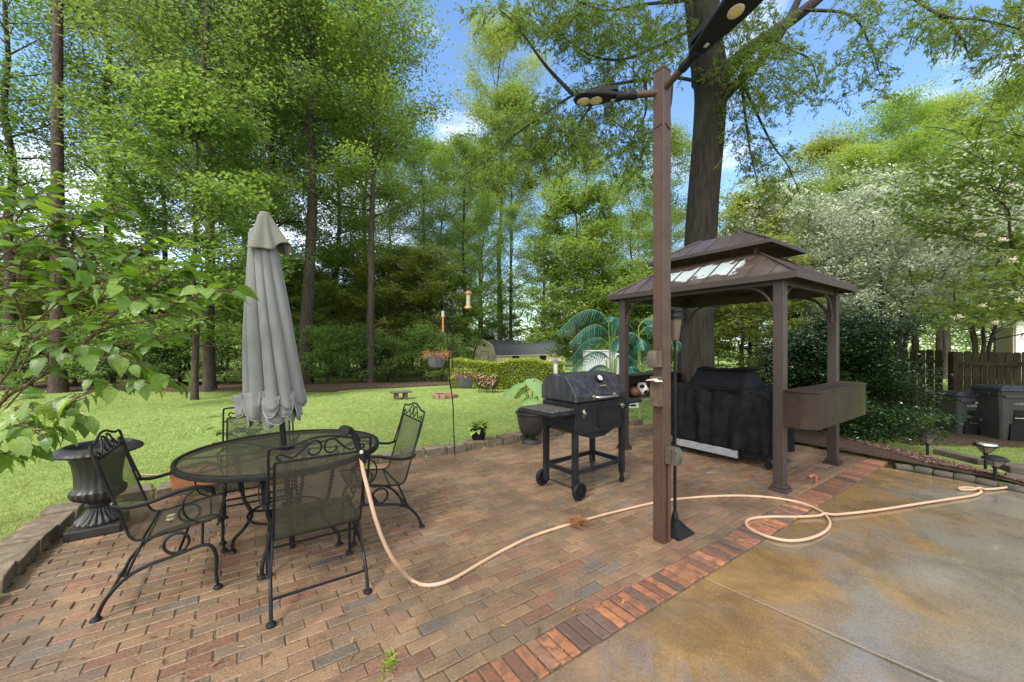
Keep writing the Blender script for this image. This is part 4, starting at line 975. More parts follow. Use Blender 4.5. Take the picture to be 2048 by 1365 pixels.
for sx in (-1, 1):
    for sy in (-1, 1):
        m = MB(); m.box((sx*px_, sy*py_, 1.13), (.10,.10,2.26)); po = m.build('post', M['gazebo'], t, bevel=.005)
        m = MB(); m.box((sx*px_, sy*py_, .016), (.165,.165,.032)); m.box((sx*px_, sy*py_, .048), (.135,.135,.032)); m.build('base_plate', M['gazebo'], po, bevel=.006)
        for ax in (0, 1):
            m = MB(); pts = []
            for k in range(11):
                a = k/10*math.pi/2; off = .05+.30*(1-math.cos(a)); z = 1.80+.34*math.sin(a)
                d = Vector((-sx*off, 0, 0)) if ax == 0 else Vector((0, -sy*off, 0)); pts.append(Vector((sx*px_, sy*py_, z))+d)
            m.tube(pts, .016, 8); m.build('brace', M['gazebo'], po, True)
m = MB()
for s in (-1, 1):
    m.box((s*px_, 0, 2.19), (.06, 2*py_-.102, .11)); m.box((0, s*py_, 2.19), (2*px_-.102, .06, .11))
m.build('beam', M['gazebo'], t, bevel=.004)
ex, ey, ze = .92, 1.18, 2.235
def hip(ex, ey, z0, tx, ty, z1, seams, name, mat, thick=.03):
    o_ = []
    m = MB(); c = [(-ex,-ey),(ex,-ey),(ex,ey),(-ex,ey)]; d = [(-tx,-ty),(tx,-ty),(tx,ty),(-tx,ty)]
    vs = [(*p, z0) for p in c]+[(*p, z1) for p in d]+[(*p, z0-thick) for p in c]+[(*p, z1-thick) for p in d]
    m.add(vs, [(i, (i+1)%4, (i+1)%4+4, i+4) for i in range(4)]+[((i+1)%4+8, i+8, i+12, (i+1)%4+12) for i in range(4)]+[(i+8, (i+1)%4+8, (i+1)%4, i) for i in range(4)]+[(i+4, (i+1)%4+4, (i+1)%4+12, i+12) for i in range(4)])
    r_ = m.build(name, mat, t)
    m = MB()
    for i in range(4):
        a, b = Vector(vs[i])+Vector((0,0,.006)), Vector(vs[i+4])+Vector((0,0,.006)); m.tube([a, b], .014, 6)
    for s in (-1, 1):
        for k in range(1, seams):
            q = -1+2*k/seams; y = q*ey; top = 1 if abs(y) <= ty else (ey-abs(y))/(ey-ty)
            m.tube([(s*ex, y, z0+.005), (s*(ex+(tx-ex)*top), y, z0+(z1-z0)*top+.005)], .009, 5)
        for k in range(1, seams-2):
            q = -1+2*k/(seams-2); x = q*ex; top = 1 if abs(x) <= tx else (ex-abs(x))/(ex-tx)
            m.tube([(x, s*ey, z0+.005), (x, s*(ey+(ty-ey)*top), z0+(z1-z0)*top+.005)], .009, 5)
    m.build('roof_seam', M['gazebo'], r_, True); return r_
r1 = hip(ex, ey, ze, .38, .62, 2.60, 10, 'lower_roof', M['roof'])
m = MB()
for s in (-1, 1):
    m.box((s*(ex+.012), 0, ze-.03), (.025, 2*ey+.05, .07)); m.box((0, s*(ey+.012), ze-.03), (2*ex, .025, .07))
m.build('gutter', M['gazebo'], r1, bevel=.004)
r2 = hip(.50, .80, 2.70, .012, .30, 2.985, 6, 'upper_roof', M['roof'])
m = MB()
for s in (-1, 1): m.box((s*.506, 0, 2.69), (.014, 1.624, .045)); m.box((0, s*.806, 2.69), (.998, .014, .045))
m.build('fascia', M['gazebo'], r2, bevel=.003)
m = MB()
for sx in (-1, 1):
    for sy in (-1, 1): m.box((sx*.35, sy*.58, 2.65), (.03,.03,.13))
m.build('riser', M['gazebo'], r2)
tt = NT('counter with algae'); co = tt.pos()
c = tt.ramp(tt.noise(5, 6, .65, co), [(.35, (.018,.011,.009)), (.65, (.034,.021,.017))])
sp = tt.n.new('ShaderNodeSeparateXYZ'); tt.l.new(co, sp.inputs[0])
al_ = tt.math('ADD', tt.noise(1.8, 6, .7, tt.pos((4, 4, 1.2))), tt.math('MULTIPLY_ADD', sp.outputs[0], .35, -1.36))
c = tt.mix(tt.ramp(al_, [(.52, 0.0), (.74, .9)]), c, (.055,.06,.005))
M['counter'] = tt.done(tt.pbr(c, .5, .1, tt.bump(tt.noise(40, 4, .6, co), .15, .004), .25))
def counter(sy):
    """side counter slung between the two posts of a short side: rounded apron, top and inner shelf"""
    y0, y1 = sy*(py_+.055), sy*(py_+.33); L = .87; rc = .15; out = []
    for k in range(9): a = k/8*math.pi/2; out.append((-L+rc-rc*math.sin(math.pi/2-a), y1-sy*rc+sy*rc*math.cos(math.pi/2-a)))
    for k in range(9): a = k/8*math.pi/2; out.append((L-rc+rc*math.sin(a), y1-sy*rc+sy*rc*math.cos(a)))
    outline = [(-L, y0)]+out+[(L, y0)]
    m = MB(); n = len(outline); inn = [(x*.975, y-sy*.018 if abs(y-y0) > .02 else y) for x, y in outline]
    vs = [(x, y, .68) for x, y in outline]+[(x, y, 1.035) for x, y in outline]+[(x, y, .68) for x, y in inn]+[(x, y, 1.035) for x, y in inn]
    m.add(vs, [(i, i+1, i+1+n, i+n) for i in range(n-1)]+[(i+2*n, i+3*n, i+1+3*n, i+1+2*n) for i in range(n-1)]+[(i+n, i+1+n, i+1+3*n, i+3*n) for i in range(n-1)]+[(i, i+2*n, i+1+2*n, i+1) for i in range(n-1)])
    b = m.build('side_counter', M['counter'], t, True)
    ol = [(x*1.012, y+(sy*.012 if abs(y-y0) > .02 else 0)) for x, y in outline]
    m = MB(); m.slab(ol, 1.036, 1.052); m.build('counter_top', M['counter'], b, bevel=.004)
    m = MB(); m.slab(inn, .69, .705); m.build('inner_shelf', M['gazebo'], b)
counter(-1); counter(1)
def gz2w(x, y, z): return Matrix.Translation(ZC) @ Matrix.Rotation(ZR, 4, 'Z') @ Vector((x, y, z))
# balls on the far counter's shelf
def at_far(px):   # where the ray of pixel column px meets the far counter's shelf line
    best = min((abs((1024+F*p.x/p.y)-px), x) for x in np.linspace(-.9,.9,200) for p in [gz2w(x, py_+.20, 0)]); return best[1]
xb = at_far(1284); c_ = gz2w(xb, py_+.20, .815)
t = thing('soccer_ball', 'white soccer ball with black patches on the shelf behind the charcoal grill', 'ball', c_-Vector((0,0,.11)))
import bmesh
me = bpy.data.meshes.new('panel'); b = bmesh.new(); bmesh.ops.create_icosphere(b, subdivisions=4, radius=.108); b.to_mesh(me); b.free()
ico = [Vector(v).normalized() for v in [(0,1,1.618),(0,-1,1.618),(0,1,-1.618),(0,-1,-1.618),(1,1.618,0),(-1,1.618,0),(1,-1.618,0),(-1,-1.618,0),(1.618,0,1),(-1.618,0,1),(1.618,0,-1),(-1.618,0,-1)]]
rot = Matrix.Rotation(.5, 3, 'X') @ Matrix.Rotation(.9, 3, 'Z')
me.materials.append(simple('white ball leather', (.72,.70,.66), .4, 0, .1, 20, .1)); me.materials.append(M['rubber'])
for p in me.polygons:
    p.use_smooth = True; v = rot @ p.center.normalized(); p.material_index = 1 if max(v.dot(i) for i in ico) > math.cos(.36) else 0
o = bpy.data.objects.new('ball_skin', me); COL.objects.link(o); o.parent = t; o.location = (0,0,.11)
c2 = gz2w(at_far(1266), py_+.17, .785); m = MB(); m.sphere((0,0,0), .08, 24, 14, (1.35,1,1)); o = m.build('football', simple('brown ball', (.17,.075,.045), .6, 0, .25, 20, .4), None, True); o.location = c2; o.rotation_euler = (0,0,.8)
tag(o, 'worn reddish brown ball lying left of the soccer ball on the shelf', 'ball')

# covered grill under the gazebo
CG = Vector((2.93, 5.32, 0)); t = thing('covered_grill', 'large grill hidden under a black fabric cover beneath the gazebo', 'covered grill', CG, ZR)
# local x = depth (front is -x), y = length
NX, NY = 36, 60
def cover_pt(s, q):
    """s 0..1 round the section front-bottom -> top -> back-bottom, q -1..1 along the length"""
    aq = abs(q); lidh = 1.20 if aq < .50 else (1.20-(aq-.50)/.16*.20 if aq < .66 else 1.0-(aq-.66)*.10)
    if q > .5: lidh -= .02
    sec = [(-.33,.20),(-.325,.45),(-.315,.75),(-.30,.93),(-.235,.96 if aq < .60 else .955),(-.12,lidh-.02),(0,lidh),(.12,lidh-.01),(.24,min(lidh,.97)),(.31,.90),(.33,.45),(.34,.20)]
    u = s*(len(sec)-1); i = min(int(u), len(sec)-2); f = u-i; x = sec[i][0]*(1-f)+sec[i+1][0]*f; z = sec[i][1]*(1-f)+sec[i+1][1]*f
    return Vector((x, .72*q, z))
from mathutils import noise as mn
vs = []
NQ = 96; NS = 90
for a_ in range(NQ+1):
    q = -1+2*a_/NQ
    for b_ in range(NS+1):
        s = b_/NS; p = cover_pt(s, q); p.y *= .93
        if p.z < .9:
            f = (.9-p.z)/.7
            p.x += math.copysign(.035*f, p.x)*(math.sin(q*13+mn.noise(Vector((q*2,0,1)))*5)*.7)+.018*mn.noise(Vector((q*6,p.z*1.2,p.x)))*2
            p.x *= 1+.05*f
        w = mn.noise(p*4.5)*.026+abs(mn.noise(Vector((p.x*3,p.y*9+p.z*5,p.z*2.2))))*.022-.006; p += Vector((math.copysign(w, p.x) if p.z < .92 else w*.3, 0, w*.8 if p.z > .5 else 0))
        vs.append(p)
m = MB(); nS = NS+1
m.add(vs, [(i*nS+j, i*nS+j+1, (i+1)*nS+j+1, (i+1)*nS+j) for i in range(NQ) for j in range(NS)])
# end walls with draped pleats
for e_ in (0, NQ):
    sgn = -1 if e_ == 0 else 1; ring = [vs[e_*nS+j] for j in range(nS)]; K = 22; ev = []
    for k in range(K+1):
        f = k/K
        for j in range(nS):
            r0 = ring[j]; ztop = r0.z; z = ztop*(1-f)+.17*f if ztop > .17 else ztop
            xx = r0.x; dep = max(0, (ztop-z))
            ev.append(Vector((xx, r0.y+sgn*(.03*min(1, dep*2.5)+.03*dep*math.sin(xx*26+1.5)+.018*mn.noise(Vector((xx*9, z*2, 3)))), z)))
    m.add(ev, [(k*nS+j, k*nS+j+1, (k+1)*nS+j+1, (k+1)*nS+j) for k in range(K) for j in range(nS-1)])
tt = NT('black cover fabric'); co = tt.pos()
c = tt.ramp(tt.noise(5, 6, .6, co), [(.35, (.004,.0045,.006)), (.7, (.011,.012,.015))])
M['cover'] = tt.done(tt.pbr(c, .62, 0, tt.bump(tt.math('ADD', tt.noise(14, 5, .65, co, .6), tt.math('MULTIPLY', tt.noise(300, 2, .5, co), .05)), .3, .03), .10))
m.build('cover', M['cover'], t, True, ang=70, fix=False)
m = MB()
for k in range(9):
    y = .70*math.cos(k*.7)*.0
m.tube(catmull([(-.10,-.12,1.19),(-.14,-.36,1.205),(-.06,-.40,1.215),(.05,-.38,1.20)], 5), [.012,.026,.02,.012], 8)
m.tube(catmull([(-.30,.2,.925),(-.31,0,.93),(-.305,-.3,.93)], 5), .010, 6); m.tube(catmull([(-.13,.3,1.185),(-.17,.1,1.18),(-.15,-.3,1.195)], 5), .012, 6)
m.build('cover_fold', M['cover'], t, True)
m = MB(); m.box((-.345,.10,.135), (.03,.84,.095)); m.build('front_panel', simple('silver panel', (.34,.34,.36), .35, .4, .15, 12, .1), t, bevel=.004)
m = MB(); m.box((0,0,.15), (.53,1.26,.10)); m.build('cabinet_base', M['rubber'], t, bevel=.006)
for sx in (-1, 1):
    for sy in (-1, 1): m = MB(); m.disc((sx*.22, sy*.62,.05), .045, .03, 20, 'X'); m.box((sx*.22,sy*.62,.09),(.045,.03,.03)); m.build('caster', M['rubber'], t, True)

# ---------------------------------------------------------------- shepherd hooks, baskets, feeders
SP = G(909,911,0)+Vector((0,.03,0)); Ys = SP.y
t = thing('shepherd_hook', 'tall thin black shepherd hook pole with three curved arms at the patio edge', 'shepherd hook', SP)
L = lambda px, py, Y=Ys: P(px, py, Y)-SP
m = MB(); m.tube(catmull([(0,0,-.02), L(907.5,860), L(906,813), L(903,785), L(899,758), L(898.5,720), L(902,690), L(905,650), L(905,600)], 5), .0085, 8); m.build('pole', M['black_metal'], t, True)
m = MB(); m.tube(catmull([L(899,745), L(893,660), L(887,600), L(888,570), L(898,548), L(916,540), L(933,545), L(941,553), L(942,560), L(937,562)], 6), .0065, 7)
m.build('upper_arm', M['black_metal'], t, True)
m = MB(); m.tube(catmull([L(905.5,700), L(907,645), L(900,630), L(886,622), L(873,627), L(866,640), L(868,646), L(872,643)], 6), .006, 7); m.build('left_arm', M['black_metal'], t, True)
m = MB(); m.tube(catmull([L(905.5,735), L(905,700), L(908,682), L(919,673), L(929,677), L(932,687), L(929,690)], 6), .006, 7); m.build('right_arm', M['black_metal'], t, True)
M['greypot'] = simple('blue grey basket', (.12,.125,.145), .5, 0, .15, 10, .15, 60, (.07,.06,.05), 6, .5)
def basket(px, top, bot, w, Y, hookpy, label, kind):
    c = P(px, top, Y); hgt = (bot-top)*Y/F; r_ = w/2*Y/F*.94
    t = thing('hanging_basket', label, 'hanging basket', c-Vector((0,0,hgt)), 0, 'hanging baskets on the shepherd hook')
    m = MB(); m.lathe([(.001,0),(r_*.62,0),(r_*.72,.012),(r_*.93,hgt*.78),(r_*1.0,hgt*.80),(r_*1.02,hgt),(r_*.95,hgt),(r_*.9,hgt*.8),(.001,hgt*.8)], 40); m.build('bowl', M['greypot'], t, True)
    hk = P(px, hookpy, Y)-(c-Vector((0,0,hgt))); m = MB()
    for k in range(3):
        a = 2*math.pi*k/3+.4; m.tube([(r_*.97*math.cos(a), r_*.97*math.sin(a), hgt*.95), hk], .0022, 4)
    m.tube([hk, hk+Vector((0,0,.03))], .004, 5); m.build('chain', M['black_metal'], t, True)
    rr = random.Random(int(px)); Vg, Tg, vg = [], [], []
    for i in range(420):
        a = rr.uniform(0, 6.28); q = rr.random()**.5*r_; b = Vector((q*math.cos(a), q*math.sin(a), hgt*.85)); l = rr.uniform(.03,.11 if kind else .14); e_ = rr.uniform(-.5, 1.1)
        d = Vector((math.cos(a+rr.gauss(0,.7)), math.sin(a+rr.gauss(0,.7)), math.tan(e_)*.6)).normalized()*l; nn = d.orthogonal().normalized()*.0022; n = len(Vg)
        mid = b+d*.6+Vector((0,0,.02)); tip = b+d*1.2-Vector((0,0,.03))
        Vg += [b-nn, b+nn, mid+nn, mid-nn, tip]; Tg += [(n, n+1, n+2), (n, n+2, n+3), (n+3, n+2, n+4)]; vg += [rr.random()]*5
    tp_ = thing('dead_fern' if kind == 0 else 'basket_plant', ('brown dead plant spilling over the left hanging basket' if kind == 0 else ('leafy green and dry plant in the hanging basket nearest the hedge' if kind == 1 else 'small plant')), 'plant', t.location)
    np_mesh('dry_stem', [tuple(v) for v in Vg], Tg, M['needles'], tp_, var=vg)
    if kind:
        pl = Plant()
        for i in range(150):
            a = rr.uniform(0, 6.28); q = rr.random()**.5*r_*1.25; pl.leaf((q*math.cos(a), q*math.sin(a), hgt*.9+rr.uniform(0,.09)), (math.cos(a), math.sin(a), rr.uniform(-.4,.8)), rr.uniform(.025,.05), .013, ovate, v=rr.random(), nu=3, nv=2)
        for i in range(14):
            a = rr.uniform(0, 6.28)
            for k in range(6): pl.leaf((r_*1.05*math.cos(a), r_*1.05*math.sin(a), hgt*(.9-.13*k)), (math.cos(a+k), math.sin(a+k), -.6), .03, .01, ovate, v=rr.random(), nu=3, nv=2)
        pl.build('leaf', M['hosta'], tp_)
basket(873, 709, 735, 41, Ys, 646, 'grey hanging basket of brown dead stems, the left and higher one', 0)
basket(930, 748, 775, 40, Ys-.05, 690, 'grey hanging basket with trailing green leaves, the lower one in front of the hedge', 1)
fc = P(936.5, 600, Ys); M['copper'] = simple('copper feeder', (.55,.24,.14), .4, .5, .2, 15, .2)
M['tubeglass'] = simple('cloudy tube', (.30,.34,.22), .2, 0, .3, 60, .1)
t = thing('bird_feeder', 'copper topped tube bird feeder hanging from the tall arm of the hook', 'bird feeder', P(936.5,619,Ys))
k_ = Ys/F
m = MB(); m.lathe([(.001,37*k_),(4*k_,36*k_),(8*k_,31*k_),(7.5*k_,30.5*k_)], 24); m.build('roof', M['copper'], t, True)
m = MB(); m.lathe([(4.2*k_,31*k_),(4.2*k_,6*k_)], 20); m.build('seed_tube', M['tubeglass'], t, True)
m = MB(); m.lathe([(4.5*k_,8*k_),(8.5*k_,3*k_),(8.5*k_,2*k_),(3*k_,0),(.001,0)], 24); m.build('tray', M['copper'], t, True)
m = MB(); m.tube([(0,0,37*k_),(0,0,57*k_)], .002, 5); m.build('hanger', M['black_metal'], t)
t = thing('suet_feeder', 'small white capped feeder tube hanging on a wire near the hook pole', 'bird feeder', P(886,665,Ys))
m = MB(); m.lathe([(.001,43*k_),(3.0*k_,42*k_),(3.2*k_,31*k_),(.001,31*k_)], 18); m.build('cap', M['piping'], t, True)
m = MB(); m.lathe([(1.9*k_,31*k_),(1.9*k_,0),(.001,0)], 14); m.build('seed_tube', M['terra'], t, True)
# ---------------------------------------------------------------- lawn things
M['stone'] = simple('old concrete stone', (.09,.073,.058), .9, 0, .3, 8, .6, 40, (.05,.045,.03), 5, .5)
b = G(803,800,.03); t = thing('stone_bench', 'low slab bench on two blocks out on the lawn', 'bench', b, R_(25))
m = MB(); m.box((0,.15,.20), (.56,.36,.04)); m.build('seat', M['stone'], t, bevel=.008)
for s in (-1, 1): m = MB(); m.box((s*.12,.15,.09), (.10,.28,.18)); m.build('leg', M['stone'], t, bevel=.008)
b = G(890,795,.03); t = thing('fire_pit', 'low ring of reddish brown stones on the lawn', 'fire pit', b)
M['firestone'] = simple('reddish block', (.20,.12,.085), .9, 0, .3, 8, .6, 40)
for k in range(12):
    a = 2*math.pi*k/12; m = MB(); m.box((.30*math.cos(a), .30*math.sin(a), .05), (.10,.15,.11), rz=a); m.build('ring_stone', M['firestone'], t, bevel=.01)
m = MB(); m.disc((0,0,.02), .27, .02); m.build('ash_bed', M['soil'], t)
b = G(974,786,.03); t = thing('log_rack', 'round iron rack filled with split firewood in front of the hedge', 'firewood rack', b, R_(-12))
m = MB(); R0 = .36
for y in (-.13, .13): m.tube([(R0*math.cos(a), y, .47+R0*math.sin(a)) for a in np.linspace(math.pi*.93, math.pi*2.07, 30)], .014, 6)
for s in (-1, 1):
    for y in (-.13, .13): m.tube([(s*.2,y,.18),(s*.24,y,0)], .014, 6)
m.build('hoop', M['black_metal'], t, True)
M['logend'] = simple('split log', (.27,.17,.095), .85, 0, .5, 30, .6, 50); M['logbark'] = simple('log bark', (.07,.05,.035), .95, 0, .4, 20, .8)
rr = random.Random(9)
pos = []
for _ in range(900):
    a, q = rr.uniform(math.pi*.9, math.pi*2.1), rr.random()**.5*.31; x, z = q*math.cos(a), .47+q*math.sin(a)+.02
    if z > .58 or any((x-X)**2+(z-Z)**2 < .058**2 for X, Z in pos): continue
    pos.append((x, z))
stack = thing('firewood_pile', 'split logs stacked in the round iron rack', 'firewood', b, R_(-12))
for x, z in pos[:60]:
    n = rr.choice((3,4,5,6)); r0 = rr.uniform(.027,.036); a0 = rr.uniform(0,6.28); m = MB()
    m.prism([(x+r0*math.cos(a0+2*math.pi*k/n), z+r0*math.sin(a0+2*math.pi*k/n)) for k in range(n)], -.18+rr.uniform(-.03,.02), .18+rr.uniform(-.02,.03)); m.build('log', rr.choice((M['logend'], M['logend'], M['logbark'])), stack, bevel=.004)
# shed
sx0, sy0 = (967-1024)/F*33, 33.0; sx0, sy0 = -2.42, 34.2; gs = gzf(sx0, sy0)
t = thing('garden_shed', 'cream barn style shed with a dark ribbed roof beyond the hedge', 'shed', (sx0, sy0, gs), R_(-50))
M['siding'] = simple('cream siding', (.74,.62,.42), .8, 0, .12, 3, .2, 30, (.3,.26,.18), 2, .3)
M['shedroof'] = simple('dark metal roof', (.055,.065,.07), .45, .3, .2, 4, .2, 30, (.10,.08,.06), 2, .3)
hw = 1.6; ht = 1.96-gs; e1 = ht-1.24; Ls = 8.6
gp = [(-hw, 0), (-hw, e1), (-hw*.72, ht-.42), (0, ht-.02), (hw*.72, ht-.42), (hw, e1), (hw, 0)]
m = MB(); m.prism(gp, .0, .08); wall = m.build('gable_wall', M['siding'], t)
m = MB()
for k in range(31): m.box((-1.5+k*.1, -.006, e1*.5), (.012,.012,e1*.98))
m.build('batten', simple('siding groove', (.36,.31,.22), .8), wall)
m = MB(); m.box((0,-.03,.95), (1.1,.03,1.9)); dr = m.build('door', M['siding'], t)
m = MB()
for s in (-1, 1): m.box((s*.56,-.035,.95), (.08,.05,1.95)); m.box((s*.4,-.055,1.72), (.30,.02,.05))
m.box((0,-.035,1.95), (1.2,.05,.08)); m.box((0,-.05,.95), (.03,.03,1.9)); m.build('door_trim', simple('trim', (.40,.35,.25), .8), dr)
m = MB(); m.box((0,-.02,ht-.42), (.26,.04,.2)); m.build('vent', M['rubber'], wall)
m = MB()
for s in (-1, 1): m.box((s*hw, Ls/2+.04, e1/2), (.08, Ls-.08, e1))
m.prism(gp, Ls, Ls+.08); m.build('side_wall', M['siding'], t)
m = MB(); m.box((hw+.05, 2.2, 1.35), (.05,.8,.55)); m.box((hw+.05, 5.6, 1.35), (.05,.8,.55)); m.build('window', M['rubber'], t)
m = MB(); o_ = [(-hw-.12, e1-.06), (-hw*.76, ht-.36), (0, ht+.04), (hw*.76, ht-.36), (hw+.12, e1-.06)]; i_ = [(x*.97, z-.05) for x, z in o_]
m.prism(o_+i_[::-1], -.12, Ls+.2); rf = m.build('roof', M['shedroof'], t)
m = MB()
for k in range(32):
    y = -.05+k*.27; m.tube([(x, y, z+.015) for x, z in o_], .03, 4)
m.build('rib', M['shedroof'], rf)
m = MB(); m.tube([(x, -.13, z-.02) for x, z in o_], .05, 4); m.bar((hw+.12,-.12,e1-.08),(hw+.12,Ls+.2,e1-.08),.06,.07); m.build('fascia', simple('trim pale', (.55,.49,.36), .8), rf)
m = MB(); m.bar((-hw-.12,-.1,e1-.12),(-hw-2.0,-.1,e1-.62),.06,.07); m.box((-hw-1.0,1.8,e1-.33), (1.9,3.6,.05), M=Matrix.Rotation(R_(-15), 4, 'Y')); m.build('lean_to_roof', M['shedroof'], t)
m = MB(); m.box((-hw-1.95,-.05,.5*(e1-.65)), (.08,.08,e1-.65)); m.build('lean_to_post', M['siding'], t)
# white cart behind the palms
wb = Vector((1.75, 9.2, .02)); t = thing('storage_box', 'big white plastic storage box with a sloping right side behind the palms', 'storage box', wb, R_(-4))
M['white'] = simple('white plastic', (.80,.82,.84), .5, 0, .05, 5, .05, 40, (.6,.6,.58), 3, .3)
m = MB(); m.prism([(0,0),(0,1.34),(.62,1.34),(.62,0)], 0, .6); m.build('body', M['white'], t, bevel=.02)
m = MB(); m.prism([(.63,0),(.63,1.34),(.86,1.28),(1.25,.84),(1.25,0)], .02, .58); m.build('sloping_end', M['white'], t, bevel=.02)
m = MB(); m.prism([(-.02,1.345),(-.02,1.37),(.64,1.37),(.64,1.345)], -.02, .62); m.build('lid', M['white'], t, bevel=.008)
# ---------------------------------------------------------------- right side: bins, fence, path lights
M['bin'] = simple('charcoal bin plastic', (.035,.042,.045), .5, 0, .15, 6, .1, 60, (.06,.045,.035), 3, .5)
M['binlid'] = simple('dark blue grey bin lid', (.03,.033,.055), .3, 0, .15, 6, .1, 60)
M['binmark'] = simple('white hot stamp', (.42,.44,.44), .6)
def bin_(px, Y, w, d, h, rz, num, label):
    x = (px-1024)/F*Y; z = gzf(x, Y); t = thing('trash_bin', label, 'trash bin', (x, Y, z), rz, 'wheeled trash bins along the fence')
    m = MB(); vs = []; lv = [(0,.76),(.12,.78),(h*.52,.87),(h*.80,.93),(h*.80,.97),(h*.9,1.0)]
    for (zz, k) in lv:
        for sx, sy in ((-1,-.86),(-.88,-1),(.88,-1),(1,-.86),(1,.86),(.88,1),(-.88,1),(-1,.86)): vs.append((sx*w/2*k, sy*d/2*k, zz))
    m.add(vs, [(i*8+j, i*8+(j+1)%8, (i+1)*8+(j+1)%8, (i+1)*8+j) for i in range(len(lv)-1) for j in range(8)]+[tuple(range(8))[::-1]])
    bd = m.build('body', M['bin'], t, bevel=.01)
    m = MB(); m.box((0,-.02,h*.905), (w*1.06, d*1.08, .03)); m.box((0,-.01,h*.945), (w*.94,d*.94,.05), taper=.86); m.box((0,-.01,h*.972),(w*.6,d*.6,.02), taper=.9); ld = m.build('lid', M['binlid'], t, bevel=.012)
    m = MB(); yf = -d/2*.86; m.prism([(-w*.24,.02),(-w*.22,h*.30),(-w*.14,h*.34),(-w*.14,h*.56),(w*.14,h*.56),(w*.14,h*.34),(w*.22,h*.30),(w*.24,.02)], yf-.016, yf+.1, None); m.build('recess_panel', M['rubber'], bd, bevel=.004)
    m = MB(); m.tube([(-w*.145,-d/2*.92,h*.42),(w*.145,-d/2*.92,h*.42)], .008, 6); m.build('lift_bar', M['steel'], bd, True)
    m = MB(); m.box((0,-d/2*.99,h*.80),(w*.8,.03,.06)); m.build('front_lip', M['bin'], bd, bevel=.01)
    Mx = Matrix.Rotation(R_(90), 4, 'X'); Mx.translation = Vector((0,-d/2*.955-.005,h*.67)); text(num, .055, M['binmark'], bd, Mx, 'number', .001)
    for s in (-1, 1):
        m = MB(); m.disc((s*w*.36, d/2*.80, .10), .10, .05, 24, 'X'); m.build('wheel', M['rubber'], t, True)
    m = MB(); m.tube([(-w*.4,d/2+.03,h*.84),(w*.4,d/2+.03,h*.84)], .015, 8)
    for s in (-1, 1): m.bar((s*w*.4,d/2*.9,h*.84),(s*w*.4,d/2+.03,h*.84),.02,.03)
    m.build('handle', M['bin'], t, True)
bin_(1921, 7.95, .56, .52, .88, R_(-8), '13 027801', 'smaller dark grey wheeled trash bin on the left, against the fence')
bin_(2010, 7.45, .66, .62, 1.06, R_(-12), '13 070731', 'taller dark grey wheeled trash bin at the right, with a broad blue grey lid')
# fence
tt = NT('weathered fence wood'); co = tt.pos()
c = tt.ramp(tt.noise(2.5, 7, .7, tt.pos((9, 9, 1.0))), [(.3, (.008,.006,.004)), (.55, (.026,.019,.012)), (.75, (.06,.046,.032))])
c = tt.mix(tt.ramp(tt.noise(1.6, 5, .6, co), [(.45, 0.0), (.65, .5)]), c, (.05,.055,.02))
M['fence'] = tt.done(tt.pbr(c, .9, 0, tt.bump(tt.noise(3, 6, .7, tt.pos((14, 14, 1.5))), .5, .02), .2))
def fence(a, b, h, label, slats, back=True):
    a, b = Vector(a), Vector(b); d = b-a; Lf = d.length; rz = math.atan2(d.y, d.x); z = min(gzf(a.x, a.y), gzf(b.x, b.y)); rr = random.Random(int(Lf*10))
    t = thing('wooden_fence', label, 'fence', (a.x, a.y, z-.03), rz, 'wooden fences on the right')
    m = MB(); n = int(Lf/.15)
    for k in range(n):
        hh = h+rr.uniform(-.015,.015); x = .075+k*.15; m.prism([(x-.066,0),(x-.066,hh-.03),(x-.04,hh),(x+.04,hh),(x+.066,hh-.03),(x+.066,0)], .0, .02)
    m.build('pickets', M['fence'], t)
    m = MB()
    for zz in (.35, h-.28): m.box((Lf/2,-.022,zz), (Lf,.04,.09))
    m.build('rail', M['fence'], t, bevel=.004)
    for k in range(int(Lf/2.4)+1):
        m = MB(); m.box((k*2.4+.05,-.09,h/2), (.09,.09,h)); m.build('fence_post', M['fence'], t, bevel=.004)
fence(((1896-1024)/F*9.2, 9.2, 0), (16.5, 7.6, 0), 1.68, 'dark weathered picket fence with rails behind the two trash bins', 1)
fence((8.6, 12.6, 0), ((1896-1024)/F*9.2-.05, 9.25, 0), 1.62, 'paler grey picket fence running back beyond the glossy bush', 1)
# path lights
M['frost'] = simple('smoky lantern glass', (.20,.19,.15), .25, 0, .25, 15, .1)
def path_light(px, base, top, w, label, silver=False):
    g0 = G(px, base, .03); k = g0.y/F; h = (base-top)*k; r_ = w/2*k*.93
    t = thing('path_light', label, 'path light', g0-Vector((0,0,.02)), 0, 'solar path lights in the mulch bed')
    m = MB(); m.tube([(0,0,0),(0,0,h*.60)], .0145, 12); m.lathe([(.016,h*.54),(.024,h*.58),(.024,h*.62),(.03,h*.63)], 16); m.build('stake', M['rubber'], t, True)
    m = MB(); m.lathe([(.028,h*.62),(.045,h*.68),(r_*.8,h*.86)], 24); m.build('glass', M['frost'], t, True)
    m = MB()
    for q in range(4):
        a = q*math.pi/2+.5; m.tube([(.03*math.cos(a),.03*math.sin(a),h*.62),(.047*math.cos(a),.047*math.sin(a),h*.68),(r_*.82*math.cos(a),r_*.82*math.sin(a),h*.87)], .004, 5)
    m.build('frame', M['rubber'], t, True)
    m = MB(); m.lathe([(r_*.7,h*.855),(r_,h*.86),(r_*1.02,h*.88),(r_*.86,h*.93),(r_*.8,h*.96),(r_*.5,h*.985 if silver else h*.99),(.001,h)], 28); m.build('cap', M['rubber'], t, True)
    if silver:
        m = MB(); m.lathe([(r_*.93,h*.925),(r_*.88,h*.965),(r_*.72,h*1.005),(.001,h*1.01)], 28); m.build('steel_top', M['steel'], t, True)
path_light(1855, 916, 864, 29, 'plain black path light at the left, beside the lawn and glossy bush')
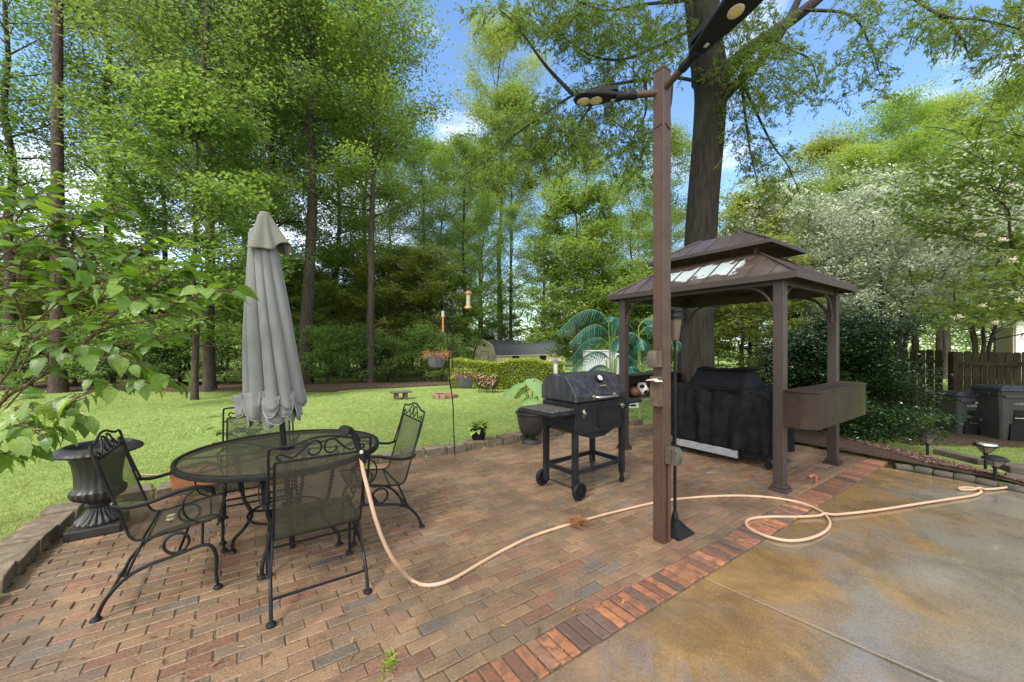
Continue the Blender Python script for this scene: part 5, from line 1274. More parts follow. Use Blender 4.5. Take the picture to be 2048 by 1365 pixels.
path_light(1971, 935, 882, 38, 'path light with a bright stainless steel top', True)
path_light(1990, 964, 908, 40, 'black path light in front, nearest the curb stones')
# landscape timbers round the mulch bed
def timber(a, b, w, h, label):
    a, b = Vector(a), Vector(b); d = b-a; m = MB(); m.box((0,0,h/2), (d.length, w, h)); o = m.build('landscape_timber', M['stone'], bevel=.012)
    o.location = (a+b)/2; o.rotation_euler = (0,0,math.atan2(d.y, d.x)); tag(o, label, 'timber', 'landscape timbers edging the mulch bed')
timber(G(1876,908,.0), G(1968,931,.0), .16, .075, 'dark grey landscape timber at the top of the mulch bed behind the steel topped light')
timber(G(2005,942,.0), G(2120,952,.0), .24, .085, 'wide grey edging slab at the right end of the mulch bed, the farther of two')
timber(G(2012,962,.0), G(2130,980,.0), .22, .075, 'wide grey edging slab at the right end of the mulch bed, the nearer of two')
# neighbour's house
t = thing('neighbor_house', 'corner of a cream house with white eaves at the right edge beyond the fence', 'house', (25.6, 19.8, -.4), R_(-46))
m = MB(); m.box((5,3,1.75), (10,6,3.5)); m.build('wall', simple('pink cream wall', (.55,.42,.36), .8), t)
m = MB(); m.prism([(-.7,3.3),(1.5,4.3),(10.5,4.3),(10.5,3.3)], -.6, 6.5); m.build('roof', simple('pale soffit', (.70,.66,.60), .7), t)
m = MB(); m.box((.2,-.1,1.7), (.25,.1,3.4)); m.box((-.55,-.3,3.25),(.1,.1,.1)); m.build('corner_board', M['white'], t)
# ---------------------------------------------------------------- trees and plants
def leaf_cards(C, r, size, aspect=.55, up=.6, droop=0.0, fold=.18, dirs=None):
    """small folded leaf faces at the points C"""
    n = len(C); nn = r.normal(0, 1, (n, 3)); nn[:, 2] = np.abs(nn[:, 2])+up*2; nn /= np.linalg.norm(nn, axis=1)[:, None]
    d = r.normal(0, 1, (n, 3)) if dirs is None else dirs+r.normal(0, .55, (n, 3)); d[:, 2] -= droop
    d -= nn*np.sum(d*nn, 1)[:, None]; d /= np.linalg.norm(d, axis=1)[:, None]+1e-9
    if droop: d[:, 2] -= droop*.5; d /= np.linalg.norm(d, axis=1)[:, None]
    e = np.cross(nn, d); s = (size*r.uniform(.6, 1.25, n))[:, None]
    a = C-d*s*.5; b = C+d*s*.5; m = C+d*s*.04
    V = np.stack([a, m+e*s*aspect*.5+nn*s*fold, b, m-e*s*aspect*.5+nn*s*fold], 1).reshape(-1, 3)
    i = np.arange(n)*4; T = np.concatenate([np.stack([i, i+1, i+2], 1), np.stack([i, i+2, i+3], 1)])
    return V, T
def crown_noise(P_, s=1.3):
    return .5+.5*np.sin(P_[:, 0]*s+1.3*np.sin(P_[:, 1]*s*.8))*np.sin(P_[:, 2]*s*1.1+P_[:, 1]*s*.7)
def gen_tree(name, seed, Ht, r0, cb, R, nprim, nleaf, ls, bark, leaf, label, cat, loc, shape=None, up0=15, up1=62, nsec=5, sig=.42, aspect=.6, droop=.15, tr_name='trunk', stems=1, wob=.25, loc_z=None, leafup=.6):
    rr = random.Random(seed); r = np.random.default_rng(seed); t = thing(name, label, cat, loc)
    m = MB(); cl = []; dirs = []
    shape = shape or (lambda q: .55+.45*math.sin(math.pi*min(1, q*.9+.18)) if q < .75 else 1.0-(q-.75)*2.6)
    for st in range(stems):
        az0 = 2*math.pi*st/stems+rr.random(); spread = (.0 if stems == 1 else .16*Ht)
        path = [Vector((0,0,-.15))]; K = 9
        for k in range(1, K+1):
            q = k/K; path.append(Vector((rr.gauss(0, wob)*q+spread*q*math.cos(az0), rr.gauss(0, wob)*q+spread*q*math.sin(az0), Ht*q*(1 if stems == 1 else rr.uniform(.85, 1)))))
        path = catmull(path, 3); n = len(path); sc_r = 1/math.sqrt(stems)
        rad = [r0*sc_r*(1.25 if i == 0 else 1)*(1-.90*(i/(n-1))**.9)+.012 for i in range(n)]
        m.tube(path, rad, 9)
        for i in range(nprim//stems):
            q = (i+rr.uniform(.1,.9))/(nprim//stems); z = cb+(1-cb)*q*.97; idx = z*(n-1); k = min(int(idx), n-2); b0 = path[k].lerp(path[k+1], idx-k)
            az = i*2.399+rr.uniform(-.5,.5)+st; L = R*max(.12, shape(q))*rr.uniform(.7, 1.15); el = R_(up0+(up1-up0)*q+rr.uniform(-12, 12))
            d = Vector((math.cos(az)*math.cos(el), math.sin(az)*math.cos(el), math.sin(el))); side = Vector((-math.sin(az), math.cos(az), 0))
            pts = [b0+d*L*s+Vector((0,0,.12*L*s*s))+side*rr.uniform(-.08,.08)*L*s for s in (0,.2,.45,.7,1)]
            pr = rad[k]*.42; m.tube(pts, [pr, pr*.7, pr*.45, pr*.25, .008], 5, cap=False)
            for j in range(nsec):
                s = .28+.72*(j+rr.random())/nsec; kk = min(3, int(s*4)); b1 = pts[kk].lerp(pts[kk+1], s*4-kk)
                d2 = (d+side*rr.choice((-1,1))*rr.uniform(.4,1.3)+Vector((0,0,rr.uniform(-.45,.55)))).normalized(); L2 = L*rr.uniform(.22,.42)*(1.25-.5*s)+.25
                tip = b1+d2*L2; mid = b1+d2*L2*.5+Vector((0,0,.06*L2)); m.tube([b1, mid, tip], [max(.008, pr*.22), .008, .004], 4, cap=False)
                for s2 in (.35, .65, .95): cl.append(b1.lerp(tip, s2)); dirs.append(d2)
            cl.append(pts[4]); dirs.append(d)
        cl.append(path[-1]); dirs.append(Vector((0,0,1)))
    trunk = m.build(tr_name, bark, t, True, fix=False)
    cl = np.array([tuple(c) for c in cl]); dr = np.array([tuple(c) for c in dirs]); w = r.uniform(.3, 1.7, len(cl)); w /= w.sum()
    idx = r.choice(len(cl), nleaf, p=w); sg = sig*r.uniform(.5, 1.35, len(cl))[idx]
    off = r.normal(0, 1, (nleaf, 3)); off[:, 2] *= .44; off /= (1+.12*np.linalg.norm(off, axis=1)[:, None])
    P_ = cl[idx]+off*sg[:, None]
    V, T = leaf_cards(P_, r, ls, aspect, leafup, droop, dirs=dr[idx]*.5)
    cv = r.random(len(cl))[idx]
    var = np.clip(.35*r.random(nleaf)+.4*cv+.25*crown_noise(P_), 0, 1)
    np_mesh('crown', V, T, leaf, t, var=np.repeat(var, 4)); return t
def pxloc(px, Y): x = (px-1024)/F*Y; return (x, Y, gzf(x, Y)-.02)
tall = lambda q: .75+.25*math.sin(q*3) if q < .7 else 1-(q-.7)*2.7
GW = 'woodland trees behind the lawn'
# prototypes, each standing where it is seen
A = gen_tree('woodland_tree', 11, 20, .19, .22, 3.9, 40, 38000, .125, M['bark'], M['leaf_mid'], 'tall leafy tree rising right behind the folded umbrella', 'tree', pxloc(548, 16.5), tall, sig=.62)
B = gen_tree('woodland_tree', 12, 18, .17, .30, 3.6, 34, 35000, .12, M['bark'], M['leaf_blue'], 'tall dark trunked tree with a second trunk close to its left, left of the umbrella', 'tree', pxloc(420, 12.6), tall, sig=.58)
Cc = gen_tree('woodland_tree', 13, 19, .15, .34, 3.2, 32, 36000, .125, M['bark'], M['leaf_bright'], 'slender straight dark trunked tree in the mulch right of the umbrella and the curving trunk', 'tree', pxloc(742, 15.6), tall, sig=.58)
D = gen_tree('woodland_tree', 14, 22, .25, .42, 4.2, 34, 40000, .135, M['bark'], M['leaf_mid'], 'tree with a thick dark leaning trunk just right of the folded umbrella', 'tree', pxloc(612, 15.3), tall, sig=.66)
for o in (A, B, Cc, D): o['group'] = GW
D.rotation_euler = (0, R_(1.5), 0)
E = gen_tree('understory_tree', 15, 7.5, .085, .19, 2.3, 34, 18000, .14, M['bark'], M['leaf_mid'], 'small straight tree with low layered branches on the lawn left of the umbrella', 'tree', pxloc(389, 10.5), None, 5, 55, sig=.30, wob=.05)
Pn = gen_tree('pine_tree', 16, 25, .19, .62, 3.4, 22, 16000, .22, M['bark_pine'], M['leaf_mid'], 'tall pine with a bare reddish trunk at the far left above the big leaved shrub', 'tree', pxloc(116, 12.2), tall, sig=.55, wob=.08)
rr = random.Random(21); kinds = {'A': A, 'B': B, 'C': Cc, 'D': D, 'E': E, 'P': Pn}
def put(k, px, Y, s, label, mat=None, rz=None, sx=None, group=GW, cat=None):
    sx = sx or s; return dup(kinds[k], pxloc(px, Y), rz if rz is not None else rr.uniform(0, 6.28), label, group, (sx, sx, s), cat, {'crown': mat} if mat else None)
# trees one can pick out by trunk or crown
put('B', 20, 15, 1.05, 'broad leafy tree at the left edge behind the reddish pine trunk', M['leaf_mid'])
put('A', 215, 17, 1.1, 'tall loose crowned tree between the far left pine and the small lawn tree', M['leaf_blue'])
put('C', 330, 21, 1.0, 'slim tree partly hidden behind the small straight lawn tree', M['leaf_bright'])
put('C', 492, 19, 1.1, 'tall pale crowned tree whose trunk stands just left of the umbrella top', M['leaf_mid'])
put('D', 545, 24, 1.0, 'tree seen between the umbrella top and the thick leaning trunk', M['leaf_bright'])
put('C', 672, 21, 1.0, 'thin grey trunked tree between the leaning trunk and the slender dark one', M['leaf_bright'])
put('A', 730, 26, 1.0, 'bright crowned tree behind the slender dark trunk', M['leaf_yellow'])
put('B', 845, 27, .88, 'slightly slanting thin dark trunk left of the shepherd hook', M['leaf_mid'])
put('C', 884, 30, .9, 'pale trunked tree directly behind the hanging basket hook', M['leaf_bright'])
put('A', 960, 44, 1.2, 'large full crowned tree behind the bird feeder', M['leaf_bright'])
put('P', 1022, 43, 1.2, 'big pine with a straight reddish brown trunk rising behind the shed', M['leaf_mid'])
put('D', 1000, 44, 1.75, 'tall feathery yellow green tree reaching highest in the middle of the wood', M['leaf_yellow'], sx=1.3)
put('C', 1087, 42, 1.25, 'tree with a thin dark trunk above the right half of the shed roof', M['leaf_bright'])
put('B', 1172, 24, .78, 'forked dark trunked tree above the palm left of the brown post', M['leaf_mid'])
put('E', 1150, 17, 1.05, 'bright low tree overhanging the right end of the hedge', M['leaf_bright'])
put('A', 1262, 27, .72, 'leafy tree seen just left of the brown lamp post', M['leaf_mid'])
put('C', 1340, 22, .72, 'leafy tree filling the space between the lamp post and the oak', M['leaf_bright'])
put('E', 1500, 13, .8, 'light green small tree seen through the gazebo', M['leaf_yellow'])
put('A', 1560, 27, .62, 'rounded tree above the gazebo roof, right of the oak trunk', M['leaf_bright'], sx=.95)
put('D', 1660, 29, .78, 'broad yellow green tree in the sunlit mass right of the oak', M['leaf_yellow'], sx=1.1)
put('A', 1775, 28, .97, 'tall sunlit tree at the centre of the mass right of the gazebo', M['leaf_bright'], sx=1.1)
put('B', 1880, 29, 1.12, 'highest sunlit tree of the mass on the right', M['leaf_yellow'], sx=1.25)
put('D', 2010, 28, .92, 'large sunlit tree at the right edge of the photo', M['leaf_bright'], sx=1.1)
put('A', 1640, 24, .60, 'full light green tree between the gazebo roof and the white flowering tree', M['leaf_bright'], sx=.95)
put('A', 1730, 25, .72, 'dense light green tree directly behind the white flowering tree', M['leaf_yellow'], sx=1.0)
put('A', 1830, 24, .74, 'dense mid green tree behind the right part of the white flowering tree', M['leaf_bright'], sx=1.0)
put('B', 1700, 20, .55, 'shaded mid green tree behind the pale flowering tree', M['leaf_mid'], sx=.85)
put('A', 1890, 21, .5, 'shaded tree above the fence behind the bins', M['leaf_mid'], sx=.8)
# deeper wood: rows that close the view, left of frame to right of frame
lbl = 'leafy tree deep in the wood behind the first row of trunks'
for px in range(-260, 1420, 62):
    Y = rr.uniform(36, 50); put(rr.choice('ABCE'), px+rr.uniform(-25, 25), Y, rr.uniform(.36,.56) if px < 820 else rr.uniform(.7,.92), lbl, rr.choice((M['leaf_mid'], M['leaf_bright'], M['leaf_yellow'])), group='trees deep in the wood')
for px in range(1420, 2500, 95):
    put(rr.choice('AD'), px, rr.uniform(36, 44), rr.uniform(.5,.62), lbl, M['leaf_mid'], sx=1.0, group='trees deep in the wood')
for px, Y in ((-330, 15), (-150, 20), (2160, 26), (2300, 22), (780, 34), (930, 24)):
    put('A' if px != 930 else 'B', px, Y, .95 if px != 930 else .8, {-330: 'tall tree beyond the left edge', -150: 'second tall tree beyond the left edge', 2160: 'sunlit tree beyond the right edge', 2300: 'second sunlit tree beyond the right edge', 780: 'tree with a full crown behind the stone bench', 930: 'mid green tree whose trunk stands behind the tall curved hook'}[px], M['leaf_mid'])
low = 'small bushy understory tree in the wood behind the lawn'
for i in range(46):
    px = -200+i*34+rr.uniform(-18, 18); Y = rr.uniform(19, 31)
    if px > 1340: break
    if 870 < px < 1150: Y = rr.uniform(43, 50)
    put('E', px, Y, rr.uniform(.5,.85), low, rr.choice((M['leaf_mid'], M['leaf_bright'], M['leaf_bright'], M['leaf_blue'])), group='understory trees in the wood', sx=rr.uniform(.8,1.1))
FL = {455:'light green young tree seen just left of the umbrella canopy', 520:'young tree hidden directly behind the umbrella', 580:'light green young tree at the right flank of the umbrella', 640:'smallest light green young tree, just right of the thick leaning trunk', 690:'light green young tree midway between the leaning trunk and the slender dark trunk', 765:'light green young tree just right of the slender dark trunk', 800:'light green young tree left of the hanging baskets', 860:'light green young tree directly above the brown hanging basket', 905:'light green young tree right behind the shepherd hook arms', 20:'light green young tree at the far left edge behind the broadleaf shrub', 110:'light green young tree directly behind the reddish pine trunk', 250:'light green young tree halfway between the pine and the small lawn tree', 330:'light green young tree close behind the small lawn tree on its left'}
for i, (px, Y, s_) in enumerate(((455,17.5,.62),(520,18.5,.7),(580,20,.75),(640,19,.55),(690,19.5,.8),(765,19,.72),(800,21,.85),(860,20,.8),(905,21.5,.7),(20,18,.8),(110,17.5,.7),(250,18,.75),(330,18.5,.6))):
    put('E', px, Y, s_, FL[px], (M['leaf_bright'], M['leaf_yellow'])[i % 2], group='young trees at the front of the wood', sx=s_*1.25)
# the far edge of the wood, which reads as one mass
r = np.random.default_rng(61); n = 120000; px_ = r.uniform(-700, 2900, n); Y_ = r.uniform(58, 76, n); X_ = (px_-1024)/F*Y_
top = 9.0+2.2*np.sin(px_*.013)+1.1*np.sin(px_*.031+1)+.7*np.sin(px_*.07); top = top+np.where(px_ > 860, 1.5, 0); z_ = gz(X_, Y_)+top*r.random(n)**.8
P_ = np.stack([X_, Y_, z_], 1); V, T = leaf_cards(P_, r, .50, .7, .4)
tag(np_mesh('distant_wood', V, T, M['leaf_bright'], var=np.repeat(np.clip(.5*r.random(n)+.5*crown_noise(P_, .7), 0, 1), 4)), kind='stuff')
# rhododendron row
S = gen_tree('rhododendron_bush', 31, 1.9, .05, .12, 1.05, 34, 9000, .085, M['bark'], M['leaf_dark'], 'dark evergreen bush in the mulch bed at the left', 'bush', pxloc(330, 14), lambda q: 1-.5*q, 5, 60, nsec=4, sig=.22, stems=4, wob=.04)
kinds['S'] = S; GB = 'evergreen bushes along the mulch bed'; S['group'] = GB
S['label'] = 'dark many stemmed evergreen bush left of the small straight lawn tree, standing forward'
BL = {-120:'evergreen bush beyond the left edge, the outermost of the row', -30:'evergreen bush at the very left edge behind the broadleaf shrub', 60:'evergreen bush just left of the reddish pine trunk', 150:'evergreen bush just right of the reddish pine trunk', 225:'evergreen bush midway between the pine and the small lawn tree', 290:'evergreen bush set back left of the small lawn tree', 360:'dark bush touching the small straight lawn tree on its left', 450:'dark evergreen bush between the thick twin trunk and the umbrella', 498:'dark evergreen bush hidden behind the umbrella canopy', 560:'evergreen bush showing at the right flank of the umbrella', 655:'evergreen bush just right of the leaning trunk', 692:'set back bush between the leaning trunk and the slender trunk', 722:'evergreen bush at the left foot of the slender dark trunk', 775:'evergreen bush at the right foot of the slender dark trunk, behind the stone bench', 812:'evergreen bush left of the hanging basket', 850:'evergreen bush directly behind the brown hanging basket', 885:'last evergreen bush of the row, behind the hook pole', 640:'rearmost bush right behind the leaning trunk'}
for px, Y in ((-120,13.5),(60,13.2),(150,14.2),(225,13.6),(360,15),(450,14.4),(560,16),(655,15.4),(722,16.2),(775,17),(850,17.5),(885,17.2)):
    put('S', px, Y, rr.uniform(.85,1.15), BL[px], rr.choice((M['leaf_mid'], M['leaf_blue'])), group=GB, sx=rr.uniform(.9,1.15), cat='bush')
# clipped hedge
hb = pxloc(1015, 13.6); t = thing('clipped_hedge', 'clipped yellow green box hedge in front of the shed', 'hedge', hb, R_(-4)); r = np.random.default_rng(41); n = 30000
x = r.uniform(-1.95, 1.95, n); f = r.random(n); 
y = np.where(f < .45, -.55+r.exponential(.05, n), np.where(f < .9, r.uniform(-.55,.55, n), .55-r.exponential(.05, n))); z = np.where((f >= .45) & (f < .9), .97-r.exponential(.05, n), r.uniform(.05,.97, n))
bump_ = .05*np.sin(x*3.1)+.04*np.sin(x*7+1); z = z*(1+.04*np.sin(x*2.3))+np.where(z > .6, bump_*.5, 0); y = y+bump_*.6
P_ = np.stack([x, y, z], 1)+r.normal(0, .02, (n, 3)); V, T = leaf_cards(P_, r, .055, .6, .4)
np_mesh('foliage', V, T, M['hedge'], t, var=np.repeat(np.clip(r.normal(.5,.25, n), 0, 1), 4))
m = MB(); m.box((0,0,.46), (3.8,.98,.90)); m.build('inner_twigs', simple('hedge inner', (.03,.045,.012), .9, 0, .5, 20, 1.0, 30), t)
# pale flowering tree, glossy bush, right bush with white flowers
PT = gen_tree('flowering_tree', 51, 5.3, .13, .34, 2.9, 44, 36000, .125, M['bark'], M['leaf_pale'], 'spreading tree with whitish green leaves and blooms behind the gazebo and glossy bush', 'tree', pxloc(1790, 11.2), lambda q: 1.05-.35*q, 8, 50, sig=.27, stems=4, wob=.10, droop=.3, aspect=.34, nsec=6)
dup(PT, pxloc(1590, 12.6), 2.0, 'whitish leaved tree just right of the gazebo roof', None, (.8, .8, 1.02))
dup(PT, pxloc(1955, 12.2), 4.0, 'whitish leaved tree above the fence at the right edge', None, (.85, .85, .95))
HB = gen_tree('glossy_bush', 52, 2.2, .05, .02, 1.15, 66, 46000, .072, M['bark'], M['leaf_holly'], 'big dark glossy camellia like bush behind the gazebo counter and bins', 'bush', pxloc(1680, 6.85), lambda q: 1.1-.45*q, -12, 60, nsec=6, sig=.21, stems=5, wob=.05, aspect=.5, leafup=.9, droop=.2)
HB.scale = (.80, .95, .76)
dup(HB, pxloc(1590, 8.6), 1.2, 'dark glossy bush directly behind the covered grill, seen between the gazebo posts', None, (.72, .72, .62))
dup(E, pxloc(1485, 11.5), 2.2, 'light green bush glowing between the oak trunk and the gazebo posts', None, (.85, .85, .55), 'bush', {'crown': M['leaf_yellow']})
HY = gen_tree('leafy_bush', 53, 5.4, .06, .42, 1.9, 46, 16000, .10, M['bark'], M['leaf_bright'], 'green bush with cream flower clusters hanging over the fence at the right edge', 'bush', pxloc(2150, 6.6), lambda q: 1.0, 0, 50, nsec=5, sig=.23, stems=3, wob=.05, aspect=.6)
HY.location.z = -.3
M['cream'] = simple('cream flowers', (.66,.60,.42), .7, 0, .2, 40, .2); rr2 = random.Random(5)
t = HY
for (px, py, Y) in ((1915,634,6.3),(1965,612,6.5),(1985,618,6.4),(1990,645,6.6),(2012,350,6.5),(2020,372,6.4),(2025,520,6.1),(1960,470,6.8),(2040,600,6.2),(2005,480,6.4)):
    c = P(px, py, Y)-Vector(t.location)
    m = MB()
    for k in range(34): m.sphere(c+Vector((rr2.gauss(0,.024), rr2.gauss(0,.024), rr2.gauss(0,.016))), .012, 5, 4)
    m.build('flower_cluster', M['cream'], t, True, fix=False)
# near shrub at the left with big serrate leaves
NS_ = thing('broadleaf_shrub', 'leaning shrub with large toothed green leaves reaching in from the left edge', 'shrub', (-4.0, 3.0, 0)); org = Vector(NS_.location)
rr = random.Random(77); pl = Plant(); sm = MB()
def ov2(s): return max(.012, math.sin(math.pi*min(1, (s*.985+.01))**.66)**.95)*(1+.10*((round(s*14) % 2)*2-1)*(s > .15))
stems_ = [[(-260,1120,3.05),(-90,930,2.95),(0,808,2.85),(68,762,2.75),(136,717,2.7),(241,617,2.6),(313,567,2.55),(360,540,2.5)],
 [(136,717,2.7),(168,683,2.68),(218,656,2.62),(318,635,2.5),(400,587,2.45),(425,590,2.42)],
 [(-200,1000,3.0),(0,767,2.9),(45,667,2.8),(30,594,2.75),(41,531,2.7),(20,470,2.65),(60,400,2.6)],
 [(45,667,2.8),(113,608,2.72),(150,558,2.66),(145,467,2.6),(190,440,2.55),(230,425,2.5)],
 [(-200,960,2.9),(0,830,2.7),(73,821,2.62),(204,776,2.55),(295,767,2.5)],
 [(-150,950,2.8),(0,871,2.5),(41,850,2.45),(80,870,2.4)],
 [(-120,700,2.7),(0,520,2.6),(60,480,2.5),(120,440,2.45)],
 [(-100,560,2.9),(-20,440,2.85),(30,400,2.8)],
 [(68,762,2.75),(100,700,2.9),(170,640,3.0),(250,520,3.0),(300,480,2.95)],
 [(0,808,2.85),(60,700,3.1),(110,560,3.2),(90,470,3.2)],
 [(-260,900,2.6),(-150,760,2.5),(-60,640,2.45),(10,560,2.4)],
 [(-160,1000,2.5),(-40,930,2.42),(20,905,2.36)],
 [(204,776,2.55),(150,800,2.5),(130,830,2.45)], [(0,830,2.7),(90,740,2.6),(210,700,2.55),(330,760,2.5)],
 [(150,558,2.66),(240,560,2.6),(330,530,2.55)], [(41,531,2.7),(110,500,2.65),(200,500,2.6)], [(145,467,2.6),(180,520,2.5),(270,600,2.45),(350,610,2.4)],
 [(0,767,2.9),(-60,640,2.9),(-40,500,2.8)], [(45,667,2.8),(120,690,2.6),(200,720,2.5)],
 [(-200,700,2.9),(-60,560,2.8),(60,520,2.7),(170,470,2.6)], [(-150,620,2.8),(0,600,2.7),(120,600,2.6),(220,570,2.5)], [(-100,480,2.8),(20,430,2.7),(90,410,2.6)], [(-200,820,2.9),(-50,720,2.8),(60,680,2.7),(150,650,2.6)], [(168,683,2.68),(240,690,2.6),(320,680,2.5)]]
for si, st in enumerate(stems_):
    pts = catmull([P(*q)-org for q in st], 6); r1 = .016 if si < 1 else (.010 if si in (1, 2, 4, 9) else .006)
    sm.tube(pts, [r1, r1*.7, .004], 7)
    L_ = 0; n = len(pts); nodes = []
    for i in range(n//4 if si in (0, 4) else n//3, n):
        if i % 1 == 0: nodes.append((pts[i], (pts[min(i+1, n-1)]-pts[i-1]).normalized()))
    for i, (b, d) in enumerate(nodes):
        k = rr.choice((1, 2, 2)) if i < len(nodes)-3 else 3
        for _ in range(k):
            s = 1 if (i+_) % 2 else -1; side = d.cross(Vector((0,0,1))).normalized()*s
            tw = b+(side*.6+d*.5+Vector((rr.gauss(0,.3), rr.gauss(0,.3), rr.uniform(-.2,.45)))).normalized()*rr.uniform(.03,.16)
            sm.tube([b, b.lerp(tw, .5)+Vector((0,0,.01)), tw], [.003,.002], 4, cap=False)
            low_ = si in (4, 5, 11, 12, 13)
            dd = (side*.7+d*.8+Vector((rr.gauss(0,.35), rr.gauss(0,.35), rr.uniform(-.55,.15)-(1.0 if low_ else 0)))).normalized()
            L = rr.uniform(.07,.13); pl.leaf(tw, dd, L, L*.35, ov2, roll=rr.uniform(-.6,.6), v=rr.random(), nu=14, nv=4, curl=rr.uniform(.1,.5), fold=rr.uniform(.08,.28), wave=.012, seed=rr.randint(0, 9))
t_ = NT('big shrub leaf'); c = t_.ramp(t_.attr('var', 'Fac'), [(0, (.065,.13,.022)), (.6, (.13,.235,.038)), (1, (.23,.34,.07))])
c = t_.mix(t_.ramp(t_.noise(55, 3, .6, t_.pos()), [(.4, .25), (.6, 0.0)]), c, (.03,.07,.012))
p_ = t_.pbr(c, .33, 0, t_.bump(t_.noise(60, 3, .6, t_.pos()), .35, .01), .5); tl = t_.n.new('ShaderNodeBsdfTranslucent'); t_.l.new(t_.mix(1.0, c, (1.6,1.6,.5), 'MULTIPLY'), tl.inputs[0])
ms = t_.n.new('ShaderNodeMixShader'); ms.inputs[0].default_value = .42; t_.l.new(p_, ms.inputs[1]); t_.l.new(tl.outputs[0], ms.inputs[2]); M['bigleaf'] = t_.done(ms.outputs[0])
pl.build('foliage', M['bigleaf'], NS_); sm.build('stem', barkmat('shrub bark', (.06,.04,.022), (.20,.14,.08), (12,12,12)), NS_, True, fix=False)
# hydrangea-like plant behind the table
hp = Vector((-2.95, 4.55, .03)); t = thing('leafy_plant', 'young plant with soft pale green leaves behind the left rear of the table', 'plant', hp); pl = Plant(); sm = MB()
for (px, py) in ((425,885),(440,830),(470,850),(448,895),(410,855),(480,880),(500,840),(535,855),(515,890),(560,870),(590,880),(455,868)):
    tip = P(px, py, hp.y+rr.uniform(-.2,.15))-hp; b = Vector((rr.uniform(-.1,.5), rr.uniform(-.1,.1), 0)); pts = catmull([b, b.lerp(tip, .5)+Vector((0,0,.05)), tip], 5); sm.tube(pts, [.005,.003], 5)
    for q in range(16):
        bb = pts[rr.randint(4, len(pts)-1)]+Vector((rr.gauss(0,.03), rr.gauss(0,.03), rr.gauss(0,.02))); a = rr.uniform(0, 6.28); pl.leaf(bb, (math.cos(a), math.sin(a), rr.uniform(-.5,.5)), rr.uniform(.07,.13), .042, ovate, v=rr.random(), nu=6, nv=4, roll=rr.uniform(-.5,.5))
pl.build('leaf', leafmat('soft leaf', (.11,.20,.06), (.28,.40,.15), .35, .5), t); sm.build('stem', M['stem'], t, True)
# artificial palms
M['palm'] = leafmat('palm frond', (.008,.06,.045), (.05,.24,.19), .15, .35, .6, (1.0,1.2,.9), .1)
M['palmstem'] = simple('palm stem', (.25,.35,.08), .5, 0, .2, 20, .1)
def palm(px, Y, topy, label, seed, fr):
    g0 = pxloc(px, Y); org = Vector(g0); t = thing('palm_plant', label, 'palm', org, 0, None); rr = random.Random(seed)
    sm = MB(); V, T, vr = [], [], []
    for k in range(6): a = rr.uniform(0,6.28); sm.tube(catmull([(0,0,0),(.06*math.cos(a),.06*math.sin(a),.6),(.12*math.cos(a),.12*math.sin(a),1.2)], 4), [.018,.012], 6)
    for (dx, tz, az, L, bend) in fr:
        base = Vector((dx, rr.uniform(-.1,.1), tz)); d0 = Vector((math.cos(az)*.45, math.sin(az)*.45, .9)).normalized(); d1 = Vector((math.cos(az), math.sin(az), -bend)); pts = []
        p = base.copy(); N = 28
        sm.tube([Vector((dx*.4,0,.3)), base], [.011,.009], 6)
        for i in range(N+1):
            s = i/N; pts.append(p.copy()); p = p+(d0.lerp(d1, min(1, s*1.35))).normalized()*L/N
        sm.tube(pts, [.009,.003], 6)
        for i in range(3, N):
          for h_ in (0,):
            b = pts[i].lerp(pts[i+1], h_); d = (pts[i+1]-pts[i]).normalized(); sd = d.cross(Vector((0,0,1))).normalized(); s = i/N; ll = .30*math.sin(math.pi*min(.97, s*.85+.16))+.06
            for sg in (-1, 1):
                dd = (sd*sg*.75+d*.55).normalized(); w = .015; prev = b; n0 = len(V); vv_ = rr.random(); wv = d*w
                for q in range(5):
                    f = q/4; pp = b+dd*ll*f+Vector((0,0,-1.0*ll*f*f)); ww = w*(1-f*.9); V += [tuple(pp-d*ww), tuple(pp+d*ww)]; vr += [vv_, vv_]
                    if q: T.append((n0+2*q-2, n0+2*q-1, n0+2*q+1, n0+2*q))
    sm.build('stem', M['palmstem'], t, True); np_mesh('frond', V, T, M['palm'], t, var=vr); return t
pi = math.pi
palm(1224, 7.9, 590, 'teal green artificial palm left of the gazebo, its fronds arching left over the white box', 1, [(-.06,1.95,pi*1.02,1.35,1.0),(-.05,1.65,pi*1.12,1.2,.9),(-.04,1.45,pi*.88,1.1,1.2),(0,1.15,pi*1.05,1.1,1.0),(0,.8,pi*1.1,.85,.8),(.02,1.9,pi*.45,.9,.6),(.05,1.8,pi*1.5,.9,.6),(0,.7,pi*1.3,.8,.6),(0,.9,pi*.75,.9,.9),(.05,1.2,pi*.1,.7,1.1)])
palm(1278, 7.6, 600, 'darker artificial palm between the gazebo corner post and the brown lamp post', 2, [(0,1.85,pi*.02,1.0,1.2),(0,1.7,pi*1.9,1.0,1.1),(0,1.6,pi*.9,.7,.9),(0,1.1,pi*1.95,.9,1.0),(0,.9,pi*1.2,.8,.7),(0,.8,pi*.1,.9,.8),(0,.6,pi*1.6,.8,.6),(0,1.45,pi*1.45,.8,.8),(0,1.0,pi*.5,.9,.9),(0,.7,pi*1.0,.8,.8)])
